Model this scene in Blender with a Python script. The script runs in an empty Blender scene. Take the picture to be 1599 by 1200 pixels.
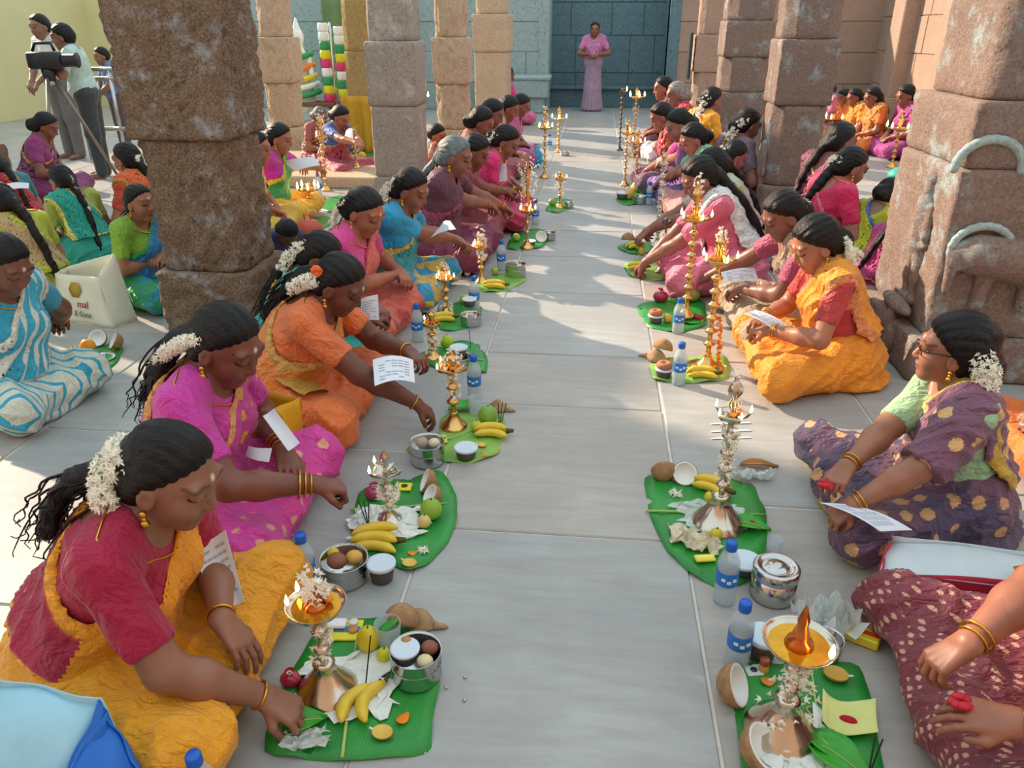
import bpy, math, random
import numpy as np
from mathutils import Vector, Matrix
PI = math.pi
random.seed(7); RNG = np.random.default_rng(11)
scene = bpy.context.scene
COL = scene.collection

# ---------------------------------------------------------------- camera
cam_d = bpy.data.cameras.new('camera'); cam = bpy.data.objects.new('camera', cam_d); COL.objects.link(cam)
cam_d.sensor_fit = 'HORIZONTAL'; cam_d.sensor_width = 36.0; cam_d.lens = 36.0 * 1200.0 / 1599.0
cam_d.clip_start = 0.05; cam_d.clip_end = 100
PITCH = math.radians(25.017); YAW = math.radians(5.821)
cam.location = (0, 0, 1.45); cam.rotation_euler = (PI / 2 - PITCH, 0, YAW)
scene.camera = cam
_cp, _sp, _cy, _sy = math.cos(PITCH), math.sin(PITCH), math.cos(YAW), math.sin(YAW)
_f = np.array([-_sy * _cp, _cy * _cp, -_sp]); _r = np.array([_cy, _sy, 0.0]); _u = np.cross(_r, _f)
def at(px, py, Y):
    """world point seen at photo pixel px,py whose distance down the hall is Y metres"""
    d = _f + _r * (px - 799.5) / 1200 - _u * (py - 600) / 1200; return np.array([0, 0, 1.45]) + d * (Y / d[1])
def gr(px, py, z=0.0):
    """world point seen at photo pixel px,py at height z above the floor"""
    d = _f + _r * (px - 799.5) / 1200 - _u * (py - 600) / 1200; return np.array([0, 0, 1.45]) + d * ((z - 1.45) / d[2])
# ---------------------------------------------------------------- light
world = bpy.data.worlds.new('world'); scene.world = world; world.use_nodes = True
wb = world.node_tree.nodes['Background']
wb.inputs[0].default_value = (0.86, 0.98, 1.04, 1); wb.inputs[1].default_value = 1.08
sun_d = bpy.data.lights.new('sun', 'SUN'); sun = bpy.data.objects.new('sun', sun_d); COL.objects.link(sun)
sun_d.energy = 7.4; sun_d.color = (1.0, 0.76, 0.56); sun_d.angle = math.radians(1.2)
SUN_DIR = Vector((0.85, -0.53, -0.50)).normalized()
sun.rotation_euler = SUN_DIR.to_track_quat('-Z', 'Y').to_euler(); sun.location = (-6, 8, 6)
vs = scene.view_settings
vs.view_transform = 'Standard'; vs.look = 'None'; vs.exposure = 0.14; vs.gamma = 1.0; vs.use_curve_mapping = False

# ---------------------------------------------------------------- materials
def lin(c):
    if isinstance(c, str):
        c = [int(c[i:i + 2], 16) / 255 for i in (0, 2, 4)]
    return tuple(x / 12.92 if x <= .04045 else ((x + .055) / 1.055) ** 2.4 for x in c[:3]) + (1.0,)
def sc(c, f): return tuple(min(1, x * f) for x in c[:3]) + (1.0,)
MATS = {}
class NT:
    def __init__(s, name):
        s.m = bpy.data.materials.new(name); s.m.use_nodes = True; s.t = s.m.node_tree
        s.b = s.t.nodes['Principled BSDF']; s.tc = None
    def n(s, ty, **kw):
        nd = s.t.nodes.new(ty)
        for k, v in kw.items():
            if k in nd.inputs: nd.inputs[k].default_value = v
            else: setattr(nd, k, v)
        return nd
    def l(s, a, b): s.t.links.new(a, b)
    def co(s, space='Object', scale=(1, 1, 1), rot=(0, 0, 0)):
        if not s.tc: s.tc = s.n('ShaderNodeTexCoord')
        mp = s.n('ShaderNodeMapping'); mp.inputs['Scale'].default_value = scale; mp.inputs['Rotation'].default_value = rot
        s.l(s.tc.outputs[space], mp.inputs[0]); return mp.outputs[0]
    def noise(s, scale, co=None, detail=3, rough=.55, dist=0):
        nd = s.n('ShaderNodeTexNoise'); nd.inputs['Scale'].default_value = scale; nd.inputs['Detail'].default_value = detail
        nd.inputs['Roughness'].default_value = rough; nd.inputs['Distortion'].default_value = dist
        s.l(co if co is not None else s.co(), nd.inputs['Vector']); return nd.outputs[0]
    def ramp(s, fac, stops):
        r = s.n('ShaderNodeValToRGB'); e = r.color_ramp.elements
        while len(e) < len(stops): e.new(.5)
        for i, (p, c) in enumerate(stops): e[i].position = p; e[i].color = c
        s.l(fac, r.inputs[0]); return r.outputs[0]
    def mix(s, fac, a, b, mode='MIX'):
        m = s.n('ShaderNodeMix'); m.data_type = 'RGBA'; m.blend_type = mode
        for i, v in ((0, fac), (6, a), (7, b)):
            if hasattr(v, 'is_linked') or hasattr(v, 'links'): s.l(v, m.inputs[i])
            else: m.inputs[i].default_value = v
        return m.outputs[2]
    def math(s, op, a, b=0.0):
        m = s.n('ShaderNodeMath'); m.operation = op
        for i, v in ((0, a), (1, b)):
            if hasattr(v, 'links'): s.l(v, m.inputs[i])
            else: m.inputs[i].default_value = v
        return m.outputs[0]
    def attr(s, name):
        a = s.n('ShaderNodeAttribute'); a.attribute_name = name; return a
    def bump(s, h, strength=.3, dist=.01):
        b = s.n('ShaderNodeBump'); b.inputs['Strength'].default_value = strength; b.inputs['Distance'].default_value = dist
        s.l(h, b.inputs['Height']); s.l(b.outputs[0], s.b.inputs['Normal'])
    def done(s, rough=.5, metal=0.0, spec=.5):
        s.b.inputs['Roughness'].default_value = rough; s.b.inputs['Metallic'].default_value = metal
        s.b.inputs['Specular IOR Level'].default_value = spec; return s.m
def plain(name, col, rough=.5, metal=0.0, spec=.5, var=.12, vscale=25, emit=0, alpha=1, trans=0, bump=0, sheen=0):
    if name in MATS: return MATS[name]
    t = NT(name); c = lin(col)
    if var: t.l(t.ramp(t.noise(vscale), [(.25, sc(c, 1 - var)), (.75, sc(c, 1 + var))]), t.b.inputs['Base Color'])
    else: t.b.inputs['Base Color'].default_value = c
    if bump: t.bump(t.noise(vscale * 4), bump, .004)
    if emit: t.b.inputs['Emission Color'].default_value = c; t.b.inputs['Emission Strength'].default_value = emit
    if alpha < 1: t.b.inputs['Alpha'].default_value = alpha
    if trans: t.b.inputs['Transmission Weight'].default_value = trans
    if sheen: t.b.inputs['Sheen Weight'].default_value = sheen
    MATS[name] = t.done(rough, metal, spec); return MATS[name]
def stone(name, c1, c2, c3, scale=14, bump=.5, chalk=None, rough=.85):
    if name in MATS: return MATS[name]
    t = NT(name); co = t.co()
    big = t.noise(scale * .13, co, 4, .6); fine = t.noise(scale * 4, co, 4, .7)
    a = t.ramp(big, [(.3, lin(c1)), (.7, lin(c2))])
    b = t.mix(t.ramp(fine, [(.40, (0, 0, 0, 1)), (.72, (1, 1, 1, 1))]), a, lin(c3))
    b = t.mix(t.ramp(t.noise(scale * 2.6, co, 5, .75), [(.30, (.75, .75, .75, 1)), (.46, (0, 0, 0, 1))]), b, sc(lin(c1), .45))
    if chalk:
        m = t.ramp(t.noise(scale * .22, co, 6, .75), [(.54, (0, 0, 0, 1)), (.68, (.8, .8, .8, 1))])
        b = t.mix(m, b, lin(chalk))
    t.l(b, t.b.inputs['Base Color']); t.bump(fine, bump, .02)
    MATS[name] = t.done(rough, 0, .3); return MATS[name]
def skin(col):
    k = 'skin_' + col
    if k in MATS: return MATS[k]
    t = NT(k); c = lin(col)
    base = t.ramp(t.noise(9), [(.3, sc(c, .88)), (.7, sc(c, 1.14))])
    at = t.attr('face'); sp = t.n('ShaderNodeSeparateColor'); t.l(at.outputs['Color'], sp.inputs[0])
    b = t.mix(sp.outputs[0], base, lin('8a3f3c')); b = t.mix(sp.outputs[1], b, lin('120c0a')); b = t.mix(sp.outputs[2], b, lin('d9c9b8'))
    t.l(b, t.b.inputs['Base Color']); t.bump(t.noise(260), .06, .002)
    t.b.inputs['Subsurface Weight'].default_value = 0.06; t.b.inputs['Subsurface Radius'].default_value = (.02, .008, .004)
    MATS[k] = t.done(.42, 0, .45); return MATS[k]
def cloth(main, border=None, bw=.02, motif=None, mkind='dots', mscale=16, msize=.3, silk=.5, second=None):
    """woven cloth; 'bd' (metres to the hem) gives the border, motifs sit in object space"""
    k = 'cloth_%s_%s_%s_%s_%s_%s_%s' % (main, border, bw, motif, mkind, mscale, second)
    if k in MATS: return MATS[k]
    t = NT(k); co = t.co(); c = lin(main)
    base = t.ramp(t.noise(6, co, 3), [(.3, sc(c, .86)), (.7, sc(c, 1.12))])
    if second: base = t.mix(t.ramp(t.noise(5, co, 2), [(.47, (0, 0, 0, 1)), (.56, (1, 1, 1, 1))]), base, lin(second))
    if motif:
        if mkind == 'dots':
            v = t.n('ShaderNodeTexVoronoi'); v.inputs['Scale'].default_value = mscale; v.inputs['Randomness'].default_value = .35
            t.l(co, v.inputs['Vector'])
            d = t.math('ADD', v.outputs['Distance'], t.math('MULTIPLY', t.math('SUBTRACT', t.noise(mscale * 6, co), .5), .25))
            m = t.ramp(d, [(msize, (1, 1, 1, 1)), (msize + .04, (0, 0, 0, 1))])
        elif mkind == 'stripes':
            w = t.n('ShaderNodeTexWave'); w.inputs['Scale'].default_value = mscale; w.inputs['Distortion'].default_value = .5
            t.l(t.co('Object', (1, 1, .6), (.3, .5, .9)), w.inputs['Vector'])
            m = t.ramp(w.outputs[0], [(.80, (0, 0, 0, 1)), (.86, (1, 1, 1, 1))])
        elif mkind == 'checks':
            w = t.n('ShaderNodeTexChecker'); w.inputs['Scale'].default_value = mscale
            t.l(t.co('Object', (1, 1, 1), (.5, .4, .7)), w.inputs['Vector']); m = w.outputs['Fac']
        else:                                                        # short rows of small woven flowers
            co2 = t.co('Object', (1, 1, 1), (.25, .35, .6))
            mp = t.n('ShaderNodeMapping'); mp.inputs['Scale'].default_value = (.42, 1, 1); t.l(co2, mp.inputs[0])
            v = t.n('ShaderNodeTexVoronoi'); v.inputs['Scale'].default_value = mscale; v.inputs['Randomness'].default_value = .1
            t.l(mp.outputs[0], v.inputs['Vector'])
            d = t.math('ADD', v.outputs['Distance'], t.math('MULTIPLY', t.math('SUBTRACT', t.noise(mscale * 5, co), .5), .5))
            m = t.ramp(d, [(msize, (1, 1, 1, 1)), (msize + .05, (0, 0, 0, 1))])
        base = t.mix(m, base, lin(motif))
    if border:
        bd = t.attr('bd').outputs['Fac']; cb = lin(border)
        bc = t.ramp(t.noise(60, co), [(.4, sc(cb, .75)), (.6, sc(cb, 1.15))])
        base = t.mix(t.ramp(bd, [(max(0, bw - .002), (1, 1, 1, 1)), (bw, (0, 0, 0, 1))]), base, bc)
    t.l(base, t.b.inputs['Base Color'])
    w = t.n('ShaderNodeTexNoise'); w.inputs['Scale'].default_value = 9; w.inputs['Detail'].default_value = 3; w.inputs['Distortion'].default_value = 1.5
    t.l(t.co('Object', (1, 2.6, 1.2), (.3, .2, .5)), w.inputs['Vector'])
    w2 = t.n('ShaderNodeTexNoise'); w2.inputs['Scale'].default_value = 26; w2.inputs['Detail'].default_value = 3; w2.inputs['Distortion'].default_value = 2.0
    t.l(t.co('Object', (1, 1.8, .9), (.7, .1, .2)), w2.inputs['Vector'])
    t.bump(t.math('ADD', w.outputs[0], t.math('MULTIPLY', w2.outputs[0], .3)), .6, .045)
    t.b.inputs['Sheen Weight'].default_value = .15
    MATS[k] = t.done(.62 - .27 * silk, 0, .35 + .3 * silk); return MATS[k]
def hairmat(col='0b0a0b'):
    k = 'hair_' + col
    if k in MATS: return MATS[k]
    t = NT(k); c = lin(col)
    n = t.noise(30, t.co('Object', (1.0, 5.0, 1.0), (.2, .3, 0)), 4, .6)
    t.l(t.ramp(n, [(.35, sc(c, .6)), (.7, sc(c, 1.5))]), t.b.inputs['Base Color']); t.bump(n, .6, .012)
    MATS[k] = t.done(.38, 0, .32); return MATS[k]
GOLD = plain('gold', 'd9a441', .28, 1.0, var=.1)
BRASS = plain('brass', 'dcb06c', .25, 1.0, var=.12, vscale=8)
SILVER = plain('silver', 'cfc6b4', .2, 1.0, var=.12, vscale=8)
STEEL = plain('steel', 'c3c4c2', .16, 1.0, var=.06)
JASMINE = plain('jasmine', 'f4f2e2', .7, var=.06)
PAPER = plain('paper', 'dfe9f2', .8, var=.03)

# ---------------------------------------------------------------- mesh helpers
def setp(o, label=None, cat=None, group=None, kind=None):
    if label: o['label'] = label
    if cat: o['category'] = cat
    if group: o['group'] = group
    if kind: o['kind'] = kind
    return o
def empty(name, loc=(0, 0, 0), rz=0, label=None, cat=None, group=None, kind=None, s=1):
    o = bpy.data.objects.new(name, None); COL.objects.link(o); o.location = loc; o.rotation_euler = (0, 0, rz)
    o.empty_display_size = .05; o.scale = (s, s, s)
    return setp(o, label, cat, group, kind)
def mesh(name, V, Fc, mats, parent=None, smooth=True, loc=None, rot=None, fm=None):
    me = bpy.data.meshes.new(name)
    me.from_pydata(np.asarray(V, float).tolist() if isinstance(V, np.ndarray) else V, [], Fc.tolist() if isinstance(Fc, np.ndarray) else Fc)
    for m in (mats if isinstance(mats, (list, tuple)) else [mats]): me.materials.append(m)
    if smooth: me.polygons.foreach_set('use_smooth', np.ones(len(me.polygons), bool))
    if fm is not None: me.polygons.foreach_set('material_index', np.asarray(fm, dtype=np.int32))
    me.update()
    return link(name, me, parent, loc, rot)
def link(name, me, parent=None, loc=None, rot=None):
    o = bpy.data.objects.new(name, me); COL.objects.link(o)
    if parent: o.parent = parent
    if loc is not None: o.location = loc
    if rot is not None: o.rotation_euler = rot
    return o
class MB:
    def __init__(s): s.V = []; s.F = []; s.M = []
    def add(s, V, Fc, m=0):
        b = len(s.V); s.V += [tuple(map(float, v)) for v in V]; s.F += [tuple(i + b for i in f) for f in Fc]; s.M += [m] * len(Fc); return s
    def box(s, c, d, m=0, R=None, bev=0.0):
        hx, hy, hz = [x / 2 for x in d]
        if bev:
            b = min(bev, hx * .9, hy * .9, hz * .9); V = []
            for sx in (-1, 1):
                for sy in (-1, 1):
                    for sz in (-1, 1):
                        V += [(sx * hx, sy * (hy - b), sz * (hz - b)), (sx * (hx - b), sy * hy, sz * (hz - b)), (sx * (hx - b), sy * (hy - b), sz * hz)]
            import itertools
            def ix(a, bb, cc, k): return ((a > 0) * 4 + (bb > 0) * 2 + (cc > 0)) * 3 + k
            Fc = []
            for a in (-1, 1):
                q = [ix(a, -1, -1, 0), ix(a, 1, -1, 0), ix(a, 1, 1, 0), ix(a, -1, 1, 0)]; Fc.append(q if a > 0 else q[::-1])
                q = [ix(-1, a, -1, 1), ix(-1, a, 1, 1), ix(1, a, 1, 1), ix(1, a, -1, 1)]; Fc.append(q if a > 0 else q[::-1])
                q = [ix(-1, -1, a, 2), ix(1, -1, a, 2), ix(1, 1, a, 2), ix(-1, 1, a, 2)]; Fc.append(q if a > 0 else q[::-1])
            for a in (-1, 1):
                for bb in (-1, 1):
                    q = [ix(a, bb, -1, 0), ix(a, bb, 1, 0), ix(a, bb, 1, 1), ix(a, bb, -1, 1)]; Fc.append(q if a * bb < 0 else q[::-1])
                    q = [ix(a, -1, bb, 0), ix(a, 1, bb, 0), ix(a, 1, bb, 2), ix(a, -1, bb, 2)]; Fc.append(q if a * bb > 0 else q[::-1])
                    q = [ix(-1, a, bb, 1), ix(1, a, bb, 1), ix(1, a, bb, 2), ix(-1, a, bb, 2)]; Fc.append(q if a * bb < 0 else q[::-1])
                    for cc in (-1, 1):
                        q = [ix(a, bb, cc, 0), ix(a, bb, cc, 1), ix(a, bb, cc, 2)]; Fc.append(q if a * bb * cc > 0 else q[::-1])
        else:
            V = [(x * hx, y * hy, z * hz) for x in (-1, 1) for y in (-1, 1) for z in (-1, 1)]
            Fc = [(0, 1, 3, 2), (4, 6, 7, 5), (0, 4, 5, 1), (2, 3, 7, 6), (0, 2, 6, 4), (1, 5, 7, 3)]
        V = [Vector(v) for v in V]
        if R is not None: V = [R @ v for v in V]
        return s.add([v + Vector(c) for v in V], Fc, m)
    def lathe(s, prof, seg=20, c=(0, 0, 0), m=0, R=None, cap=True, sx=1, sy=1):
        n = len(prof); V = []; Fc = []
        for (r, z) in prof:
            for k in range(seg):
                a = 2 * PI * k / seg; v = Vector((r * math.cos(a) * sx, r * math.sin(a) * sy, z))
                V.append((R @ v if R is not None else v) + Vector(c))
        for i in range(n - 1):
            for k in range(seg):
                k2 = (k + 1) % seg; Fc.append((i * seg + k, i * seg + k2, (i + 1) * seg + k2, (i + 1) * seg + k))
        if cap:
            if prof[0][0] > 1e-5: Fc.append(tuple(range(seg))[::-1])
            if prof[-1][0] > 1e-5: Fc.append(tuple((n - 1) * seg + k for k in range(seg)))
        return s.add(V, Fc, m)
    def tube(s, pts, r, seg=6, m=0, closed=False, cap=True):
        P = [Vector(p) for p in pts]; n = len(P); V = []; Fc = []
        rr = r if isinstance(r, (list, tuple, np.ndarray)) else [r] * n
        up = Vector((0, 0, 1)); prev = None
        for i in range(n):
            a = P[(i - 1) % n] if (closed or i > 0) else P[i]; b = P[(i + 1) % n] if (closed or i < n - 1) else P[i]
            t = (b - a); t = t.normalized() if t.length > 1e-9 else Vector((0, 0, 1))
            if prev is None: x = t.orthogonal().normalized()
            else:
                x = prev - t * prev.dot(t); x = x.normalized() if x.length > 1e-6 else t.orthogonal().normalized()
            prev = x; y = t.cross(x)
            for k in range(seg):
                an = 2 * PI * k / seg; V.append(P[i] + (x * math.cos(an) + y * math.sin(an)) * rr[i])
        for i in range(n if closed else n - 1):
            j = (i + 1) % n
            for k in range(seg):
                k2 = (k + 1) % seg; Fc.append((i * seg + k, i * seg + k2, j * seg + k2, j * seg + k))
        if cap and not closed: Fc.append(tuple(range(seg))[::-1]); Fc.append(tuple((n - 1) * seg + k for k in range(seg)))
        return s.add(V, Fc, m)
    def ball(s, c, r, seg=12, ring=8, m=0, R=None):
        r = (r, r, r) if not isinstance(r, (tuple, list)) else r
        V = [Vector((0, 0, -r[2]))]; Fc = []
        for i in range(1, ring):
            a = -PI / 2 + PI * i / ring
            for k in range(seg):
                b = 2 * PI * k / seg; V.append(Vector((r[0] * math.cos(a) * math.cos(b), r[1] * math.cos(a) * math.sin(b), r[2] * math.sin(a))))
        V.append(Vector((0, 0, r[2])))
        for k in range(seg):
            k2 = (k + 1) % seg; Fc.append((0, 1 + k2, 1 + k)); e = 1 + (ring - 2) * seg; Fc.append((len(V) - 1, e + k, e + k2))
            for i in range(ring - 2): Fc.append((1 + i * seg + k, 1 + i * seg + k2, 1 + (i + 1) * seg + k2, 1 + (i + 1) * seg + k))
        if R is not None: V = [R @ v for v in V]
        return s.add([v + Vector(c) for v in V], Fc, m)
    def sheet(s, fn, nu, nv, m=0, th=0.0):
        """fn(u,v) -> point; thickness th gives a closed slab"""
        P = [[Vector(fn(i / nu, j / nv)) for j in range(nv + 1)] for i in range(nu + 1)]
        V = [P[i][j] for i in range(nu + 1) for j in range(nv + 1)]; W = nv + 1
        Fc = [(i * W + j, (i + 1) * W + j, (i + 1) * W + j + 1, i * W + j + 1) for i in range(nu) for j in range(nv)]
        if th:
            N = [Vector() for _ in V]
            for f in Fc:
                nn = (V[f[1]] - V[f[0]]).cross(V[f[3]] - V[f[0]]); nn = nn.normalized() if nn.length > 1e-12 else Vector((0, 0, 1))
                for i in f: N[i] += nn
            b = len(V); V = V + [v - (n.normalized() if n.length > 1e-9 else Vector((0, 0, 1))) * th for v, n in zip(V, N)]
            top = list(Fc); Fc = top + [tuple(i + b for i in f[::-1]) for f in top]
            rim = [i * W for i in range(nu + 1)] + [nu * W + j for j in range(1, W)] + [i * W + nv for i in range(nu - 1, -1, -1)] + [j for j in range(nv - 1, 0, -1)]
            for q in range(len(rim)):
                a, c = rim[q], rim[(q + 1) % len(rim)]; Fc.append((a, a + b, c + b, c))
        return s.add(V, Fc, m)
    def obj(s, name, mats, parent=None, smooth=True, loc=None, rot=None):
        return mesh(name, s.V, s.F, mats, parent, smooth, loc, rot, s.M if isinstance(mats, (list, tuple)) else None)

# ---------------------------------------------------------------- distance fields
A3 = lambda *v: np.array(v, float)
def nrm(v): return v / max(1e-9, np.linalg.norm(v))
class Cap:
    def __init__(s, a, b, ra, rb=None, k=.02, cut=(), sub=False):
        s.a, s.b, s.ra, s.rb, s.k, s.cut, s.sub = np.array(a, float), np.array(b, float), ra, ra if rb is None else rb, k, cut, sub
        m = max(s.ra, s.rb); s.lo = np.minimum(s.a, s.b) - m; s.hi = np.maximum(s.a, s.b) + m
    def d(s, X, Y, Z):
        ba = s.b - s.a; L = ba @ ba + 1e-12; x, y, z = X - s.a[0], Y - s.a[1], Z - s.a[2]
        t = np.clip((x * ba[0] + y * ba[1] + z * ba[2]) / L, 0, 1)
        return np.sqrt((x - t * ba[0]) ** 2 + (y - t * ba[1]) ** 2 + (z - t * ba[2]) ** 2) - (s.ra + t * (s.rb - s.ra))
class Ell:
    def __init__(s, c, r, ax=None, k=.02, cut=(), sub=False):
        s.c, s.r, s.k, s.cut, s.sub = np.array(c, float), np.array(r, float), k, cut, sub
        s.ax = np.eye(3) if ax is None else np.array(ax, float)
        e = np.abs(s.ax.T * s.r).sum(1); s.lo = s.c - e; s.hi = s.c + e
    def d(s, X, Y, Z):
        x, y, z = X - s.c[0], Y - s.c[1], Z - s.c[2]
        q = [x * s.ax[i, 0] + y * s.ax[i, 1] + z * s.ax[i, 2] for i in range(3)]
        k0 = np.sqrt(sum((q[i] / s.r[i]) ** 2 for i in range(3))); k1 = np.sqrt(sum((q[i] / s.r[i] ** 2) ** 2 for i in range(3))) + 1e-9
        return np.where(k0 < .05, -s.r.min(), k0 * (k0 - 1) / k1)
def pd(p, X, Y, Z, infl=0.0):
    d = p.d(X, Y, Z) - (0 if p.sub else infl)
    for (o, n) in p.cut:
        pl = (X - o[0]) * n[0] + (Y - o[1]) * n[1] + (Z - o[2]) * n[2]; ck = getattr(p, 'ck', 0)
        d = -smerge(-d, -pl, ck, False) if ck else np.maximum(d, pl)
    return d
def smerge(D, d, k, sub):
    if sub: return -smerge(-D, d, k, False)
    h = np.maximum(k - np.abs(D - d), 0) / k
    return np.minimum(D, d) - h * h * k * .25
def field(prims, lo, hi, h, infl=0.0):
    ax = [np.arange(lo[i], hi[i] + h, h) for i in range(3)]
    D = np.full([len(a) for a in ax], .25)
    for p in prims:
        m = p.k + .02 + infl + 2 * h; sl = []
        for i in range(3):
            a, b = np.searchsorted(ax[i], p.lo[i] - m), np.searchsorted(ax[i], p.hi[i] + m); sl.append(slice(a, b))
        if any(q.start >= q.stop for q in sl): continue
        X, Y, Z = ax[0][sl[0]][:, None, None], ax[1][sl[1]][None, :, None], ax[2][sl[2]][None, None, :]
        sl = tuple(sl); D[sl] = smerge(D[sl], pd(p, X, Y, Z, infl), p.k, p.sub)
    return D, ax
def fpts(prims, P, infl=0.0):
    D = np.full(len(P), .25)
    for p in prims: D = smerge(D, pd(p, P[:, 0], P[:, 1], P[:, 2], infl), p.k, p.sub)
    return D
CORN = [(i, j, k) for i in (0, 1) for j in (0, 1) for k in (0, 1)]
EDG = [(a, b) for a in CORN for b in CORN if sum(b) - sum(a) == 1 and all(y >= x for x, y in zip(a, b))]
def snets(D, lo, h):
    s = D < 0; n = [x - 1 for x in D.shape]
    c = np.zeros(n, np.int8)
    for (i, j, k) in CORN: c += s[i:n[0] + i, j:n[1] + j, k:n[2] + k]
    act = (c > 0) & (c < 8); I = np.argwhere(act); idx = np.full(n, -1, np.int64); idx[act] = np.arange(len(I))
    acc = np.zeros((len(I), 3)); cnt = np.zeros(len(I))
    for a, b in EDG:
        da = D[I[:, 0] + a[0], I[:, 1] + a[1], I[:, 2] + a[2]]; db = D[I[:, 0] + b[0], I[:, 1] + b[1], I[:, 2] + b[2]]
        m = (da < 0) != (db < 0); t = np.where(m, da / np.where(m, da - db, 1), 0)
        acc += np.where(m[:, None], np.array(a) + t[:, None] * (np.array(b) - np.array(a)), 0); cnt += m
    V = np.asarray(lo) + h * (I + acc / np.maximum(cnt, 1)[:, None]); Fs = []
    for ax in range(3):
        u, v = (ax + 1) % 3, (ax + 2) % 3
        sl0 = [slice(None)] * 3; sl1 = [slice(None)] * 3; sl0[ax] = slice(0, -1); sl1[ax] = slice(1, None)
        for q in (u, v): sl0[q] = slice(1, -1); sl1[q] = slice(1, -1)
        a, b = s[tuple(sl0)], s[tuple(sl1)]
        for e, flip in ((a & ~b, False), (~a & b, True)):
            E = np.argwhere(e)
            if not len(E): continue
            E[:, u] += 1; E[:, v] += 1
            def g(du, dv):
                Q = E.copy(); Q[:, u] += du; Q[:, v] += dv; return idx[Q[:, 0], Q[:, 1], Q[:, 2]]
            q = np.stack([g(-1, -1), g(0, -1), g(0, 0), g(-1, 0)], 1); Fs.append(q[:, ::-1] if flip else q)
    return V, (np.concatenate(Fs) if Fs else np.zeros((0, 4), int))
def bounds(prims, m=.03):
    pr = [p for p in prims if not p.sub]
    return np.min([p.lo for p in pr], 0) - m, np.max([p.hi for p in pr], 0) + m
def sdf_mesh(prims, h, infl=0.0, lo=None, hi=None):
    l, u = bounds(prims, .02 + infl + 2 * h)
    if lo is not None: l, u = np.maximum(l, lo), np.minimum(u, hi)
    D, ax = field(prims, l, u, h, infl); return snets(D, l, h)
def normals(V, Fc):
    N = np.zeros_like(V); n = np.cross(V[Fc[:, 2]] - V[Fc[:, 0]], V[Fc[:, 3]] - V[Fc[:, 1]])
    for i in range(4): np.add.at(N, Fc[:, i], n)
    return N / (np.linalg.norm(N, axis=1)[:, None] + 1e-12)
def fattr(o, name, arr):
    a = o.data.attributes.new(name, 'FLOAT', 'POINT'); a.data.foreach_set('value', np.asarray(arr, np.float32))
def cattr(o, name, arr):
    a = o.data.attributes.new(name, 'FLOAT_COLOR', 'POINT')
    a.data.foreach_set('color', np.concatenate([arr, np.ones((len(arr), 1))], 1).astype(np.float32).ravel())
def wob(P, f, seed=0):
    """cheap smooth pseudo-noise on points"""
    r = np.random.default_rng(seed); s = 0
    for i in range(4):
        k = r.normal(size=3); k = k / np.linalg.norm(k) * f * (1 + .5 * i); s = s + np.sin(P @ k + r.uniform(0, 6.28)) / (1 + .4 * i)
    return s / 2

# ================================================================ THE SETTING
FLOOR_M = [NT('floor_slab_%d' % i) for i in range(3)]
for i, t in enumerate(FLOOR_M):
    co = t.co('Object', (1, 1, 1)); c = [lin('adb2b0'), lin('b2b0aa'), lin('a7adac')][i]
    n1 = t.noise(1.6, co, 5, .65, .4); n2 = t.noise(14, t.co('Object', (.25, 1.6, 1)), 5, .7)
    a = t.ramp(n1, [(.3, sc(c, .78)), (.7, sc(c, 1.1))])
    b = t.mix(t.ramp(n2, [(.35, (0, 0, 0, 1)), (.75, (.5, .5, .5, 1))]), a, lin('8d857c'))
    w = t.ramp(t.noise(3.5, co, 7, .8), [(.62, (0, 0, 0, 1)), (.74, (.5, .5, .5, 1))])
    t.l(t.mix(w, b, lin('d8d2c6')), t.b.inputs['Base Color']); t.bump(n2, .12, .006); t.done(.42, 0, .4)
MORTAR = plain('mortar', 'd3cdc2', .9, var=.15, vscale=9)
floor = mesh('floor', [(-11, -1.5, -.006), (6.2, -1.5, -.006), (6.2, 17, -.006), (-11, 17, -.006)], [(0, 1, 2, 3)], MORTAR)
setp(floor, 'worn grey granite floor slabs with pale mortar joints', 'floor', kind='structure')
xs = [-11, -9.6, -8.2, -6.9, -5.7, -4.7, -3.8, -2.95, -2.12, -1.3, -.475, .335, 1.17, 2.0, 2.9, 3.9, 5.0, 6.2]
SLABR = random.Random(5)
for ci in range(len(xs) - 1):
    if ci == 10: ys = [-1.5, -.6, .2, 1.05, 1.99, 2.89, 3.45, 4.4, 5.2, 5.95, 6.7, 7.45, 8.4, 9.3, 10.4, 11.6, 12.8, 14.1, 15.5, 17]
    else:
        ys = [-1.5]; y = -1.5 + SLABR.uniform(.5, 1.2)
        while y < 16.3: ys.append(y); y += SLABR.uniform(.85, 1.3) * (1 if y < 7 else 1.4)
        ys.append(17)
    for j in range(len(ys) - 1):
        x0, x1, y0, y1 = xs[ci], xs[ci + 1], ys[j], ys[j + 1]; g = SLABR.uniform(.003, .0065)
        m = MB(); dz = SLABR.uniform(-.0012, .0012)
        m.box((0, 0, -.02), (x1 - x0 - 2 * g, y1 - y0 - 2 * g, .04), bev=.004)
        m.obj('floor_slab', FLOOR_M[SLABR.randrange(3)].m, floor, False, ((x0 + x1) / 2, (y0 + y1) / 2, dz))

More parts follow.
